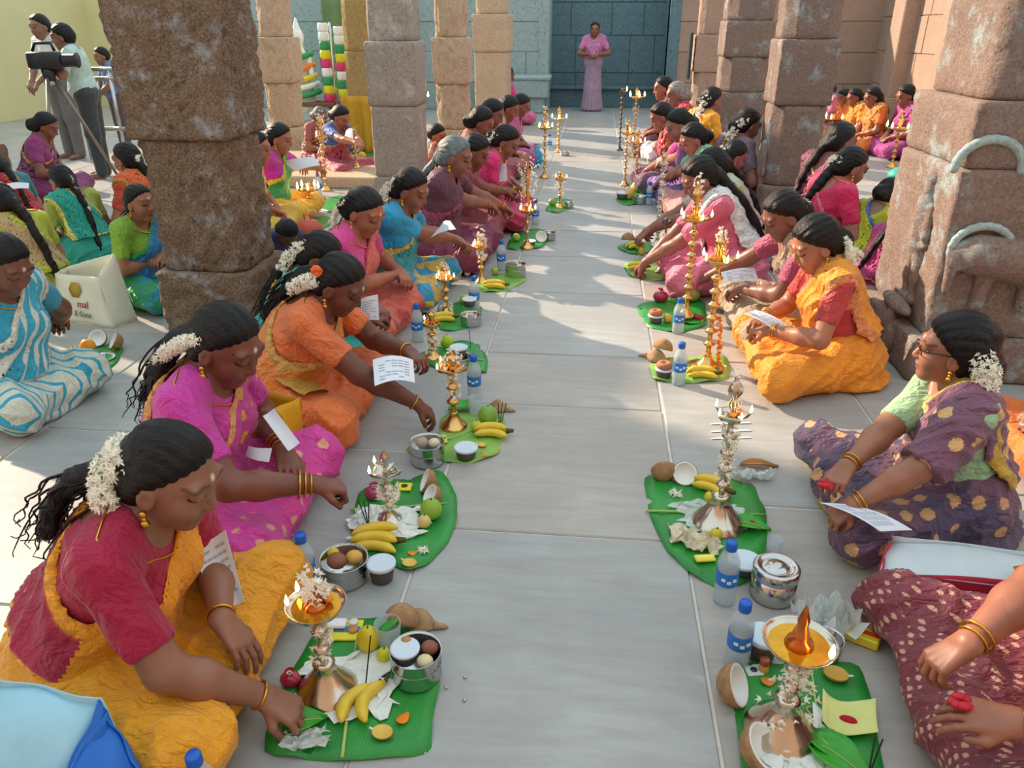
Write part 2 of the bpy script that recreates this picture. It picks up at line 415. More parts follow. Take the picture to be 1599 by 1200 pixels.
ST_BROWN = stone('granite_brown', '755c46', '8d7158', 'b9a68e', 24, 1.0, chalk='c9d2d6')
ST_GREY = stone('granite_grey', '8f8a80', 'a39c90', 'b8b0a4', 16, .5, chalk='d5d2ca')
ST_TAN = stone('granite_tan', 'b79c80', 'c8af92', 'd6c3aa', 16, .6)
ST_DARK = stone('granite_dark', '7d6b62', '8c776b', '9f8f85', 20, .6, chalk='a9c4c8')
ST_RTAN = stone('granite_rose', '98806f', 'aa9180', 'bca595', 16, .4)
ST_TEAL_SHADE = stone('wall_teal_shade', '8ba4a6', '9ab0b0', 'a9bcba', 6, .25)  # teal cast of the sky shade is mixed into the stone colour
ST_BLUE_SHADE = stone('wall_blue_shade', '56747f', '607f8a', '718e96', 6, .25)  # dim blue of the shaded recess is put into the stone colour
def ringpts(hw, ch, n=96):
    out = []
    for k in range(n):
        a = 2 * PI * (k + .0) / n; c, s_ = abs(math.cos(a)), abs(math.sin(a))
        r = min(hw / max(c, s_), hw * ch / ((c + s_) / math.sqrt(2))); out.append((r * math.cos(a), r * math.sin(a)))
    return np.array(out)
def pillar_part(name, z0, z1, hw, ch, mat, parent, amp=.008, dz=.03, seed=0, hw1=None, caps=True):
    nz = max(2, int((z1 - z0) / dz)); n = 96; V = []
    bev = .012
    zz = [z0] + list(np.linspace(z0 + bev, z1 - bev, nz)) + [z1]
    for i, z in enumerate(zz):
        t = (z - z0) / (z1 - z0); h = hw + ((hw1 if hw1 else hw) - hw) * t
        if i in (0, len(zz) - 1): h -= bev
        p = ringpts(h, ch, n); V.append(np.column_stack([p, np.full(n, z)]))
    V = np.concatenate(V); r = np.linalg.norm(V[:, :2], axis=1)
    nz_ = wob(V, 38, seed) * .45 + wob(V, 80, seed + 1) * .4 + wob(V, 15, seed + 2) * .5 + RNG.normal(size=len(V)) * .28
    V[:, :2] *= (1 + amp * nz_ / r)[:, None]; V[:, 2] += 0
    Fc = [(i * n + k, i * n + (k + 1) % n, (i + 1) * n + (k + 1) % n, (i + 1) * n + k) for i in range(len(zz) - 1) for k in range(n)]
    Fc.append(tuple(range(n))[::-1]); Fc.append(tuple((len(zz) - 1) * n + k for k in range(n)))
    return mesh(name, V, Fc, mat, parent, True)
def pillar(x, y, prof, mat, label, amp=.008, seed=0, dz=.035, rz=0):
    p = empty('stone_pillar', (x, y, 0), rz, label, 'pillar', 'stone pillars of the hall')
    for i, (z0, z1, hw, ch) in enumerate(prof):
        nm = ['base_block', 'shaft', 'carved_block', 'upper_shaft', 'capital_block', 'top_shaft'][min(i, 5)]
        pillar_part(nm, z0, z1, hw, ch, mat, p, amp, dz, seed * 10 + i)
    return p
RT2 = 1.414
pillar(-1.865, 3.66, [(0, .36, .24, 1.36), (.36, .98, .215, 1.26), (.98, 1.62, .24, 1.38), (1.62, 2.2, .21, 1.1), (2.2, 2.8, .25, RT2), (2.8, 3.6, .21, 1.1)], ST_BROWN,
       'massive rough brown granite pillar with whitish smears behind the pink-clad woman', .016, 1, .02)
STD = [(0, .34, .22, RT2), (.34, .84, .18, 1.12), (.84, 1.33, .20, RT2), (1.33, 2.0, .17, 1.1), (2.0, 2.5, .235, RT2), (2.5, 3.6, .2, 1.1)]
pillar(-1.62, 6.62, [(0, .3, .205, RT2), (.3, .86, .192, 1.36), (.86, 1.34, .20, RT2), (1.34, 2.0, .178, 1.3), (2.0, 2.5, .235, RT2), (2.5, 3.6, .2, 1.1)], ST_GREY, 'smooth grey granite pillar behind the woman in the blue blouse', .004, 2)
pillar(-1.66, 9.5, STD, ST_TAN, 'sunlit tan pillar with a chiselled block, behind the smooth grey pillar', .016, 3)
pillar(-1.55, 12.4, [(0, .3, .26, RT2), (.3, 1.1, .25, 1.36), (1.1, 1.6, .27, RT2), (1.6, 2.2, .22, 1.2), (2.2, 3.0, .25, RT2), (3.0, 3.6, .2, 1.1)], ST_TAN, 'tan pillar nearest the back wall on the left side of the aisle', .008, 4)
pillar(-3.72, 9.5, STD, ST_TAN, 'chiselled tan pillar behind the woman in magenta blouse and yellow sari', .014, 5)
pillar(-3.6, 12.4, [(0, .4, .24, RT2), (.4, 1.1, .2, 1.1), (1.1, 1.8, .19, 1.08), (1.8, 2.2, .18, 1.08), (2.2, 3.0, .19, 1.1), (3.0, 3.6, .19, 1.1)], stone('granite_ochre', '8a744c', '9c8350', 'b39a66', 10, .4), 'slim ochre-stained round pillar beside the festive idol', .008, 6)
pillar(-3.75, 3.75, STD, ST_BROWN, 'brown granite pillar out at the left of the cyan-clad woman', .012, 7)
pillar(-6.05, 7.0, [(0, .4, .3, RT2), (.4, 1.0, .26, 1.2), (1.0, 1.6, .29, RT2), (1.6, 2.2, .25, 1.2), (2.2, 3.0, .28, RT2), (3.0, 3.6, .25, 1.1)], ST_BROWN, 'brown pillar at the far left edge beside the camera operator', .012, 9)
pillar(1.56, 6.55, [(0, .30, .215, RT2), (.30, .90, .205, 1.12), (.90, 1.36, .21, RT2), (1.36, 2.0, .205, 1.1), (2.0, 2.5, .255, RT2), (2.5, 3.6, .25, 1.1)], ST_DARK, 'dark pillar with a sunlit left edge behind the woman in the white scarf', .006, 10)
pillar(1.62, 9.5, [(0, .78, .255, RT2), (.78, 1.14, .25, 1.12), (1.14, 1.5, .255, RT2), (1.5, 2.0, .25, 1.1), (2.0, 2.5, .255, RT2), (2.5, 3.6, .25, 1.1)], ST_DARK, 'dark squat-blocked pillar behind the women with jasmine strings, second along the right side', .006, 11)
pillar(1.6, 12.4, STD, ST_RTAN, 'rose-tan pillar standing nearest the shade-toned back wall on the right', .006, 12)

# the carved pillar at the right
rp = pillar(1.84, 3.70, [(0, .20, .40, RT2), (.20, .92, .345, RT2), (.92, 1.18, .335, RT2), (1.18, 1.62, .30, 1.30), (1.62, 2.3, .345, RT2), (2.3, 3.6, .3, 1.2)], ST_DARK,
            'carved pillar with relief figures between the yellow-clad girl and the woman in glasses', .008, 13, .025)
def relief(name, prims, h, mat, parent):
    V, Fc = sdf_mesh(prims, h); return mesh(name, V, Fc, mat, parent)
fx = -.348
fig = [Ell((fx, -.10, .80), (.035, .035, .045), k=.01), Ell((fx, -.10, .845), (.03, .04, .03), k=.01), Cap((fx, -.10, .74), (fx, -.10, .56), .045, .05, k=.02),
       Cap((fx, -.15, .72), (fx - .01, -.17, .60), .02, .017), Cap((fx - .01, -.17, .60), (fx - .03, -.11, .66), .016, .014), Cap((fx, -.05, .72), (fx, -.01, .58), .02, .016), Cap((fx, -.01, .58), (fx, -.03, .48), .016, .014),
       Cap((fx, -.12, .54), (fx, -.14, .40), .03, .024), Cap((fx, -.14, .40), (fx, -.14, .30), .022, .018), Cap((fx, -.08, .54), (fx, -.06, .40), .03, .024), Cap((fx, -.06, .40), (fx, -.07, .30), .022, .018),
       Cap((fx, -.17, .56), (fx, -.03, .56), .018), Cap((fx, -.16, .30), (fx, -.04, .30), .02)]
relief('carved_figure', fig, .006, ST_DARK, rp)
arch = [Cap((-.38 + .13 + .13 * math.cos(a), -.34, .92 + .12 * math.sin(a)), (-.38 + .13 + .13 * math.cos(a + .26), -.34, .92 + .12 * math.sin(a + .26)), .018, k=.006) for a in np.arange(0, PI - .1, .26)]
PAINT = stone('chalk_paint', '8fa6a6', '9fb6b4', 'b4c4c0', 20, .3)
relief('carved_arch', arch, .006, PAINT, rp)
beast = [Cap((-.16, -.365, .66), (.10, -.365, .62), .085, .10, k=.03), Ell((-.22, -.37, .66), (.06, .04, .06), k=.02), Cap((-.25, -.37, .62), (-.25, -.37, .50), .025, .018, k=.02),
         Cap((-.1, -.365, .58), (-.11, -.365, .44), .035, .03), Cap((.08, -.365, .56), (.08, -.365, .44), .04, .03), Cap((.18, -.365, .66), (.24, -.365, .54), .02, .015)]
for p_ in beast:
    for k_ in ('a', 'b', 'c', 'lo', 'hi'):
        if hasattr(p_, k_): setattr(p_, k_, getattr(p_, k_) + A3(-.06, 0, -.08))
relief('carved_beast', beast, .008, ST_DARK, rp)
crest = [Cap((-.21 + .12 * math.cos(a), -.37, .60 + .10 * math.sin(a)), (-.21 + .12 * math.cos(a + .3), -.37, .60 + .10 * math.sin(a + .3)), .016, k=.006) for a in np.arange(.3, PI + .2, .3)]
relief('carved_crest', crest, .006, PAINT, rp)
foot = [Ell((-.40, -.14 + .05 * i, .10 + .07 * (i % 2)), (.03, .05, .07), k=.02) for i in range(5)] + [Ell((-.39, -.1, .27), (.035, .16, .035), k=.02)]
relief('carved_foliage', foot, .008, ST_DARK, rp)
# the small standing figure carved on the next pillar
fx2 = -.215
mini = [Ell((fx2, -.1, .60), (.03, .03, .035), k=.01), Cap((fx2, -.1, .55), (fx2, -.1, .40), .038, .04), Cap((fx2, -.12, .38), (fx2, -.13, .14), .026, .018), Cap((fx2, -.08, .38), (fx2, -.07, .14), .026, .018), Cap((fx2, -.14, .53), (fx2, -.16, .38), .016), Cap((fx2, -.06, .53), (fx2, -.04, .38), .016)]
relief('carved_figure', mini, .008, ST_DARK, [o for o in bpy.data.objects if o.name.startswith('stone_pillar') and abs(o.location.x - 1.56) < .01][0])

def block_wall(name, origin, ux, length, height, mat, label, bw=1.3, bh=.52, th=.3, z0=0):
    """coursed stone wall: a core and one object per block; ux is the direction along the wall, the face looks to ux rotated -90deg"""
    ux = Vector(ux).normalized(); n = Vector((ux.y, -ux.x, 0)); o = Vector(origin)
    rz = math.atan2(ux.y, ux.x); m = MB(); m.box((length / 2, th / 2 + .012, height / 2), (length, th, height))
    w = m.obj(name, mat, None, False, (o.x, o.y, z0), (0, 0, rz)); setp(w, label, 'wall', kind='structure')
    z = 0; k = 0; R = random.Random(len(label))
    while z < height - .05:
        h = min(bh * R.uniform(.85, 1.15), height - z); x = -R.uniform(0, bw * .6)
        while x < length - .02:
            b = bw * R.uniform(.7, 1.3); a0, a1 = max(0, x), min(length, x + b)
            if a1 - a0 > .05:
                q = MB(); q.box((0, 0, 0), (a1 - a0 - .012, .06, h - .012), bev=.008)
                q.obj('stone_block', mat, w, False, ((a0 + a1) / 2, .02 + R.uniform(-.006, .006), z + h / 2))
            x += b
        z += h
    return w
WH = 2.5
block_wall('wall_back', (-1.0, 16.2, 0), (1, 0, 0), 2.6, WH, ST_BLUE_SHADE, 'dark blue-grey stone recess wall behind the standing woman', .62, .6)
block_wall('wall_back_left', (-6.6, 15.3, 0), (1, 0, 0), 5.7, WH, ST_TEAL_SHADE, 'pale teal stone wall at the left of the dark recess')
block_wall('wall_back_right', (1.25, 15.3, 0), (1, 0, 0), 4.2, WH, ST_RTAN, 'rose stone wall at the right of the dark recess')
block_wall('wall_right', (4.9, 15.3, 0), (0, -1, 0), 17.2, WH, ST_RTAN, 'rose stone side wall behind the far row of women')
LY = plain('wall_yellow', 'd8d2a0', .8, var=.05, vscale=2)
m = MB(); m.box((-9.9, 9.6, 1.1), (.3, 14.5, 2.2)); w = m.obj('wall_left', LY, None, False); setp(w, 'pale yellow plastered courtyard wall at far left', 'wall', kind='structure')
m = MB(); m.box((-8.2, 15.45, 1.1), (3.3, .3, 2.2)); w = m.obj('wall_left_end', LY, None, False); setp(w, 'pale yellow plastered wall closing the courtyard', 'wall', kind='structure')
m = MB(); m.box((-2.5, -1.75, 1.6), (15.4, .3, 3.2)); w = m.obj('wall_front_added', ST_RTAN, None, False); setp(w, 'rose stone wall added behind the viewer to cut the ambient light', 'wall', kind='structure')  # unseen wall, added to keep light from behind off the front faces
# beam on two slim pillars, added out of view to shade the aisle
for y in (2.3, 5.85): pillar(-5.35, y, [(0, .34, .22, RT2), (.34, .84, .18, 1.12), (.84, 1.33, .20, RT2), (1.33, 2.0, .17, 1.1), (2.0, 2.5, .22, RT2)], ST_BROWN, 'slim brown pillar added to carry the shading beam out of view at the left', .01, int(20 + y))
m = MB(); m.box((-5.35, 4.05, 3.15), (.42, 4.3, 1.25), bev=.03); o = m.obj('trim_8', ST_BROWN, None, False); setp(o, 'heavy stone beam added out of view at the left to shade the aisle', 'trim', kind='structure')
# returns of the recess, plinth and pilasters
m = MB(); m.box((-.98, 15.75, WH / 2), (.2, .95, WH), bev=.01); m.obj('trim_1', ST_TEAL_SHADE, None, False); setp(bpy.data.objects['trim_1'], 'shade-toned teal stone jamb left of the recess', 'trim', kind='structure')
m = MB(); m.box((1.35, 15.75, WH / 2), (.2, .95, WH), bev=.01); m.obj('trim_2', ST_BLUE_SHADE, None, False); setp(bpy.data.objects['trim_2'], 'shade-toned blue stone jamb right of the recess', 'trim', kind='structure')
m = MB(); m.box((-1.5, 14.93, .42), (1.3, .6, .30), bev=.02); m.box((-1.5, 14.93, .60), (1.38, .64, .07), bev=.02); m.box((-1.9, 14.95, .14), (.35, .5, .28), bev=.02); m.box((-1.05, 14.95, .14), (.25, .5, .28), bev=.02)
m.obj('stone_bench', ST_TEAL_SHADE, None, False); setp(bpy.data.objects['stone_bench'], 'raised shade-toned teal stone bench against the wall left of the recess', 'bench')
m = MB(); m.box((.2, 16.05, .36), (2.2, .3, .05), bev=.01); m.box((.2, 16.1, .17), (2.2, .2, .34), bev=.01); m.obj('trim_3', ST_BLUE_SHADE, None, False); setp(bpy.data.objects['trim_3'], 'low shade-toned blue stone ledge along the recess wall', 'trim', kind='structure')
for i, (y, wd) in enumerate([(13.9, .5), (11.9, .5), (9.9, .5), (7.9, .5)]):
    m = MB(); m.box((4.8, y, WH / 2), (.28, wd, WH), bev=.015); m.box((4.76, y, .2), (.4, wd + .12, .4), bev=.015)
    o = m.obj('trim_%d' % (4 + i), ST_RTAN, None, False); setp(o, 'rose stone pilaster on the right side wall, number %d from the back' % (i + 1), 'trim', kind='structure')
# raised platform on the left
m = MB(); m.box((-3.35, 8.28, .055), (2.55, 1.7, .11), bev=.012); m.obj('stone_step', ST_TAN, None, False); setp(bpy.data.objects['stone_step'], 'low sunlit stone step behind the brass lamps on the left', 'step')

# ================================================================ PEOPLE
def blossoms(name, pts, r, mat, parent, n=120, size=.011, seed=0, flat=1.0):
    """a string or bunch of small jasmine blossoms scattered round the path pts"""
    R = np.random.default_rng(seed); P = np.array(pts, float); m = MB()
    seg = np.linalg.norm(np.diff(P, axis=0), axis=1); cum = np.concatenate([[0], np.cumsum(seg)])
    V = []; Fc = []
    for i in range(n):
        t = R.uniform(0, cum[-1]); k = min(len(seg) - 1, np.searchsorted(cum, t, side='right') - 1)
        p = P[k] + (P[k + 1] - P[k]) * ((t - cum[k]) / max(seg[k], 1e-9))
        d = nrm(R.normal(size=3)); c = p + d * r * (R.uniform(.55, 1.0)) * np.array([1, 1, flat])
        x = nrm(np.cross(d, R.normal(size=3))); y = np.cross(d, x); s = size * R.uniform(.8, 1.25)
        b = len(V); V.append(c - d * s * .5); V.append(c + d * s * .25)
        for q in range(5):
            a = 2 * PI * q / 5; e = x * math.cos(a) + y * math.sin(a); a2 = a + PI / 5; e2 = x * math.cos(a2) + y * math.sin(a2)
            V.append(c + e * s + d * s * .55); V.append(c + e2 * s * .42 + d * s * .1)
        for q in range(5):
            t0 = b + 2 + 2 * q; v0 = b + 3 + 2 * q; vp = b + 3 + 2 * ((q - 1) % 5)
            Fc += [(b + 1, vp, t0), (b + 1, t0, v0), (b, t0, vp), (b, v0, t0)]
    o = mesh(name, np.array(V), Fc, mat, parent, False); o['kind'] = 'stuff'; return o
def ik(S, T, l1, l2, hint):
    d = T - S; L = np.linalg.norm(d); f = min(1.18, max(1.0, (L + .004) / (l1 + l2))); l1, l2 = l1 * f, l2 * f
    L2 = min(L, l1 + l2 - .004); n = d / L; T = S + n * L2; a = (l1 * l1 - l2 * l2 + L2 * L2) / (2 * L2); hh = math.sqrt(max(l1 * l1 - a * a, 1e-6))
    p = hint - n * (hint @ n); return S + n * a + nrm(p) * hh, T
CURL = {'rest': (18, 22, 16, .012), 'hold': (48, 55, 35, .0), 'pinch': (42, 38, 25, .0), 'flat': (6, 8, 6, .015), 'fist': (70, 80, 50, 0)}
def hand_prims(W, d, n, side, pose, s=.95):
    d = nrm(d); n = nrm(n - d * (n @ d)); t = np.cross(n, d) * side; c = CURL[pose]; pr = []
    ln = (.070, .078, .073, .056)
    for i in range(4):
        K = W + s * (d * (.088 - .005 * abs(i - 1)) + t * (.031 - .0208 * i))
        pr.append(Cap(W + s * (t * (.016 - .011 * i)), K, .0165 * s, .0105 * s, k=.014))
        p = K; ang = 0; q = nrm(d + t * (.09 - .06 * i))
        for j in range(3):
            ang += math.radians(c[j] * (1 + .16 * (i - 1.5) * (.7 if j == 0 else .3))); e = q * math.cos(ang) + n * math.sin(ang); L = ln[i] * s * (.44, .31, .25)[j]
            pr.append(Cap(p, p + e * L, s * (.0092 - .0009 * j), s * (.0085 - .0010 * j), k=.003)); p = p + e * L
    B = W + s * (d * .028 + t * .026 + n * .004); e = nrm(d * .75 + t * .55 + n * (.25 if pose in ('flat', 'rest') else .6)); M = B + e * .040 * s
    e2 = nrm(d * .95 + t * (.15 if pose == 'flat' else -.05) + n * (.2 if pose in ('flat', 'rest') else .65))
    pr += [Cap(W + s * (d * .012 + t * .012), M, .016 * s, .0115 * s, k=.012), Cap(M, M + e2 * .034 * s, .0112 * s, .0088 * s, k=.004)]
    return pr
GR_ROW = 'women seated along the aisle'
def person(label, head, face=0, lean=24, hp=28, hyaw=0, rh=None, lh=None, rpose='rest', lpose='rest', rd=None, ld=None, res=2, skinc='7a4e3c',
           blouse='a01040', saree='e0a020', sborder=None, motif=None, mkind='dots', mscale=14, msize=.3, pallu=None, pborder='c99a3a', pbw=.022, silk=.5, second=None, pmotif=None,
           tail=True, hair='bun', hairc='0b0a0b', gaj=None, gajr=.022, gajn=110, sleeve=.72, bangles=0, ear=True, chain=True, sside=0, cat='person', group=GR_ROW, extra=None, top_only=False,
           specs=False, salwar=False, braid=None, knees=1.0, twist=0, scale=None, standing=False, tl=None, man=False, seed=0, girth=1.0, hv=1.0, pf=None, armdrape=False):
    """res 1 = near, 2 = middle, 3 = far.  Local frame: +X faces forward, +Y is the person's left."""
    hB, hC, hH, hD, hR = {1: (.0105, .0095, .0037, .0033, .006), 2: (.014, .0125, .0065, .0055, .009), 3: (.02, .018, .011, .009, .014)}[res]
    th = math.radians(lean); fw = A3(math.cos(th), 0, -math.sin(th)); up = A3(math.sin(th), 0, math.cos(th)); lf = A3(0, 1, 0)
    if sside: a = math.radians(sside); up = nrm(up + lf * math.tan(a)); lf = nrm(lf - up * (lf @ up)); fw = np.cross(lf, up)
    if twist: a = math.radians(twist); f2 = fw * math.cos(a) + lf * math.sin(a); lf = np.cross(up, f2); fw = f2
    pz = .80 if standing else .135; P0 = A3(0, 0, pz); T = lambda u, v, w: P0 + fw * u + lf * v + up * w
    yw, pt = math.radians(hyaw), math.radians(hp)
    hf = A3(math.cos(pt) * math.cos(yw), math.cos(pt) * math.sin(yw), -math.sin(pt)); hl = A3(-math.sin(yw), math.cos(yw), 0); hu = np.cross(hf, hl)
    NB = T(.012, 0, .455); HC = NB + .105 * nrm(up * .5 + hu * .35 + A3(0, 0, .4)) + hf * .04
    HA = np.stack([hf, hl, hu]); HT = lambda x, y, z: HC + hf * x + hl * y + hu * z
    s = scale if scale else min(1.12, max(.8, head[2] / HC[2]))
    fa = math.radians(face); cf, sf = math.cos(fa), math.sin(fa)
    px, py = head[0] - s * (HC[0] * cf - HC[1] * sf), head[1] - s * (HC[0] * sf + HC[1] * cf)
    zoff = 0.0
    root = empty('person', (px, py, zoff), fa, label, cat, group, s=s)
    def loc(w):
        d = A3(*w) - A3(px, py, zoff); return A3(d[0] * cf + d[1] * sf, -d[0] * sf + d[1] * cf, d[2]) / s
    root_loc = loc
    def wor(p): p = np.asarray(p) * s; return (px + p[0] * cf - p[1] * sf, py + p[0] * sf + p[1] * cf, zoff + p[2])
    g = girth
    SR, SL = T(0, -.158 * (1.1 if man else 1), .405), T(0, .158 * (1.1 if man else 1), .405)
    tr = loc(rh) if rh is not None else A3(.26, -.07, .23) + (A3(0, 0, .6) if standing else 0); tlh = loc(lh) if lh is not None else A3(.27, .05, .22) + (A3(0, 0, .6) if standing else 0)
    ER, WR = ik(SR, tr, .265, .235, A3(-.15, -.75, -.75)); EL, WL = ik(SL, tlh, .265, .235, A3(-.15, .75, -.75))
    w2l = lambda d: A3(d[0] * cf + d[1] * sf, -d[0] * sf + d[1] * cf, d[2])
    dR = nrm(w2l(rd)) if rd is not None else nrm(nrm(WR - ER) + A3(0, .1, -.25)); dL = nrm(w2l(ld)) if ld is not None else nrm(nrm(WL - EL) + A3(0, -.1, -.25))
    torso = [Ell(T(.012, 0, .07), (.135 * g, .165 * g, .12), [fw, lf, up], k=.06), Ell(T(.01, 0, .20), (.108 * g, .138 * g, .14), [fw, lf, up], k=.06), Ell(T(-.005, 0, .315), (.105 * g, .15, .135), [fw, lf, up], k=.05),
             Cap(T(0, -.12, .40), T(0, .12, .40), .056, k=.05), Cap(T(0.0, -.05, .44), SR, .045, .05, k=.04), Cap(T(0.0, .05, .44), SL, .045, .05, k=.04)]
    if not man: torso += [Ell(T(.075 * g, -.066, .275), (.062, .064, .062), k=.04), Ell(T(.075 * g, .066, .275), (.062, .064, .062), k=.04)]
    arms = []
    for S, E, W in ((SR, ER, WR), (SL, EL, WL)):
        arms += [Cap(S, E, .052 * g, .041 * g, k=.03), Cap(E, E + (W - E) * .35, .040 * g, .041 * g, k=.02), Cap(E + (W - E) * .35, W, .041 * g, .0255, k=.02)]
    headp = [Cap(T(-.01, 0, .43), HT(-.028, 0, -.05), .053, .05, k=.04), Ell(HT(-.012, 0, .02), (.098, .076, .098), HA, k=.02), Ell(HT(.026, 0, -.045), (.062, .058, .068), HA, k=.03),
             Ell(HT(.058, 0, -.092), (.024, .026, .02), HA, k=.025), Ell(HT(.055, -.034, -.03), (.03, .027, .032), HA, k=.02), Ell(HT(.055, .034, -.03), (.03, .027, .032), HA, k=.02),
             Cap(HT(.079, 0, .022), HT(.101, 0, -.020), .0075, .0105, k=.012), Ell(HT(.094, 0, -.026), (.013, .018, .009), HA, k=.006),
             Ell(HT(.083, 0, -.052), (.012, .023, .0065), HA, k=.005), Ell(HT(.080, 0, -.065), (.012, .020, .0075), HA, k=.005),
             Ell(HT(.078, -.032, .013), (.012, .017, .009), HA, k=.008), Ell(HT(.078, .032, .013), (.012, .017, .009), HA, k=.008), Cap(HT(.074, -.045, .035), HT(.074, .045, .035), .012, k=.02)]
    for y in (-1, 1): headp += [Ell(HT(-.008, y * .079, -.012), (.021, .0085, .031), HA, k=.006), Ell(HT(-.002, y * .089, -.010), (.010, .006, .016), HA, k=.006, sub=True)]
    if standing: legs = [Cap((0, y * .08, .82), (0.01, y * .085, .45), .085, .06, k=.05) for y in (-1, 1)] + [Cap((.01, y * .085, .45), (0, y * .09, .06), .055, .038, k=.03) for y in (-1, 1)] + [Cap((-.02, y * .09, .035), (.14, y * .1, .025), .034, .024, k=.02) for y in (-1, 1)]
    else:
        kk = knees; legs = []
        for y in (-1, 1):
            K = A3(.325 * kk, y * .25 * kk, .10); An = A3(.25 * kk, -y * .10, .05); To = A3(.30 * kk, -y * .215, .035)
            legs += [Cap((.02, y * .095, .115), K, .075, .045, k=.05), Cap(K, An, .045, .036, k=.03), Cap(An, To, .036, .022, k=.02)]
    hands = hand_prims(WR, dR, nrm(np.cross(dR, A3(0, 0, 1)) * 0.25 + A3(0, .25, -1)), 1, rpose) + hand_prims(WL, dL, nrm(A3(0, -.25, -1)), -1, lpose)
    allp = torso + arms + headp + ([] if salwar else legs) + hands
    # --- the body: one field, sampled finer round head and hands
    boxes = [(HC - A3(.16, .13, .17), HC + A3(.16, .13, .15), hH), (np.minimum(WR, WR + dR * .12) - .075, np.maximum(WR, WR + dR * .12) + .075, hD), (np.minimum(WL, WL + dL * .12) - .075, np.maximum(WL, WL + dL * .12) + .075, hD)]
    V, Fc = sdf_mesh(torso + arms + headp[:3] + legs + hands[:4] + hands[len(hands) // 2:len(hands) // 2 + 4], hB)
    Cn = V[Fc].mean(1); keep = np.ones(len(Fc), bool)
    for lo, hi, h in boxes: keep &= ~np.all((Cn > lo + hB * .9) & (Cn < hi - hB * .9), axis=1)
    Vs, Fs = [V], [Fc[keep]]; n0 = len(V); nh = []
    for bi, (lo, hi, h) in enumerate(boxes):
        pr = (torso + arms + headp) if bi == 0 else (arms + hands + ([] if res > 1 else torso[:2]))
        v, f = sdf_mesh(pr, h, 0, lo, hi); Vs.append(v); Fs.append(f + n0); n0 += len(v); nh.append(len(v))
    V = np.concatenate(Vs); Fc = np.concatenate(Fs); used = np.zeros(len(V), bool); used[Fc.ravel()] = True; mp = np.cumsum(used) - 1; V = V[used]; Fc = mp[Fc]
    body = mesh('body', V, Fc, skin(skinc), root)
    q = (V - HC) @ HA.T; col = np.zeros((len(V), 3)); fr = q[:, 0] > .04; ay = np.abs(q[:, 1])
    soft = lambda d, w: np.clip(1 - d / w, 0, 1)
    col[:, 0] = fr * np.clip(1.6 * soft(np.sqrt(((q[:, 1]) / .027) ** 2 + ((q[:, 2] + .058) / .0155) ** 2), 1), 0, 1) * (q[:, 0] > .07) * .8
    bz = .036 + .006 * np.sin(np.clip((ay - .012) / .045, 0, 1) * PI); col[:, 1] = fr * (ay > .010) * (ay < .058) * np.clip(1.5 * soft(np.abs(q[:, 2] - bz), .006), 0, 1) * .6
    ez = .006 + 10 * (ay - .032) ** 2; col[:, 1] = np.maximum(col[:, 1], fr * (np.abs(ay - .032) < .018) * np.clip(1.6 * soft(np.abs(q[:, 2] - ez), .0055), 0, 1))
    if not man: col[:, 2] = fr * np.clip(2 * soft(np.sqrt(q[:, 1] ** 2 + (q[:, 2] - .05) ** 2), .009), 0, 1)
    cattr(body, 'face', col)
    # --- blouse
    pal = pallu or saree; blm = cloth(blouse, silk=silk * .6) if isinstance(blouse, str) else blouse
    def cutplane(o, n): return ((np.array(o, float), np.array(n, float)),)
    bl = [type(p)(*( (p.c, p.r + .008, p.ax) if isinstance(p, Ell) else (p.a, p.b, p.ra + .008, p.rb + .008)), k=p.k, cut=cutplane(T(0, 0, .15 if not (salwar or man) else -.03), -up)) for p in torso]
    for S, E in ((SR, ER), (SL, EL)):
        Q = S + (E - S) * sleeve; bl.append(Cap(S, Q + nrm(E - S) * .06, .060 * g, .054 * g - .006 * sleeve, k=.022, cut=cutplane(Q, nrm(E - S))))
    if man: bl += [Ell(T(.03, 0, .50), (.06, .06, .06), [fw, lf, up], k=.012, sub=True)]
    else: bl += [Ell(T(.05, 0, .47), (.10, .082, .075), [fw, lf, up], k=.012, sub=True), Ell(T(-.085, 0, .455), (.07, .078, .085), [fw, lf, up], k=.012, sub=True)]
    V, Fc = sdf_mesh(bl, hC); N = normals(V, Fc); V = V + N * (wob(V, 45, seed) * .002 + (1 - 2 * np.abs(np.sin(V @ A3(14, 9, 26) + 2.0 * wob(V, 10, seed + 7))) ** .9) * .0035)[:, None]
    o = mesh('shirt' if man else 'blouse', V, Fc, blm, root); fattr(o, 'bd', np.full(len(V), 1.0))
    # --- lower garment
    if standing:
        if man: lo_p = legs[:4]; lo_p = [Cap(p.a, p.b, p.ra + .014, p.rb + .018, k=.03) for p in lo_p] + [Ell((0, 0, .84), (.13, .16, .12), k=.05)]
        else: lo_p = [Cap((0, 0, .92), (.01, 0, .40), .155, .15, k=.05), Cap((.01, 0, .40), (.02, 0, .05), .15, .20, k=.05, cut=cutplane((0, 0, .012), (0, 0, -1))), Ell((0, 0, .86), (.15, .18, .14), k=.05)]
    else:
        kk = knees; cutg = cutplane((0, 0, .004), (0, 0, -1)); cutw = cutplane(T(0, 0, .145), up)
        lo_p = [Ell((.0, 0, .12), (.175 * g, .205 * g, .135), k=.05, cut=cutg), Ell(T(.012, 0, .09), (.148 * g, .178 * g, .12), [fw, lf, up], k=.05, cut=cutw)]
        for y in (-1, 1):
            K = A3(.345 * kk, y * .27 * kk, .105); An = A3(.30 * kk, -y * .06, .055)
            lo_p += [Cap((.02, y * .10, .125), K, .118, .088, k=.06, cut=cutg), Cap(K, An, .086, .062, k=.05, cut=cutg)]
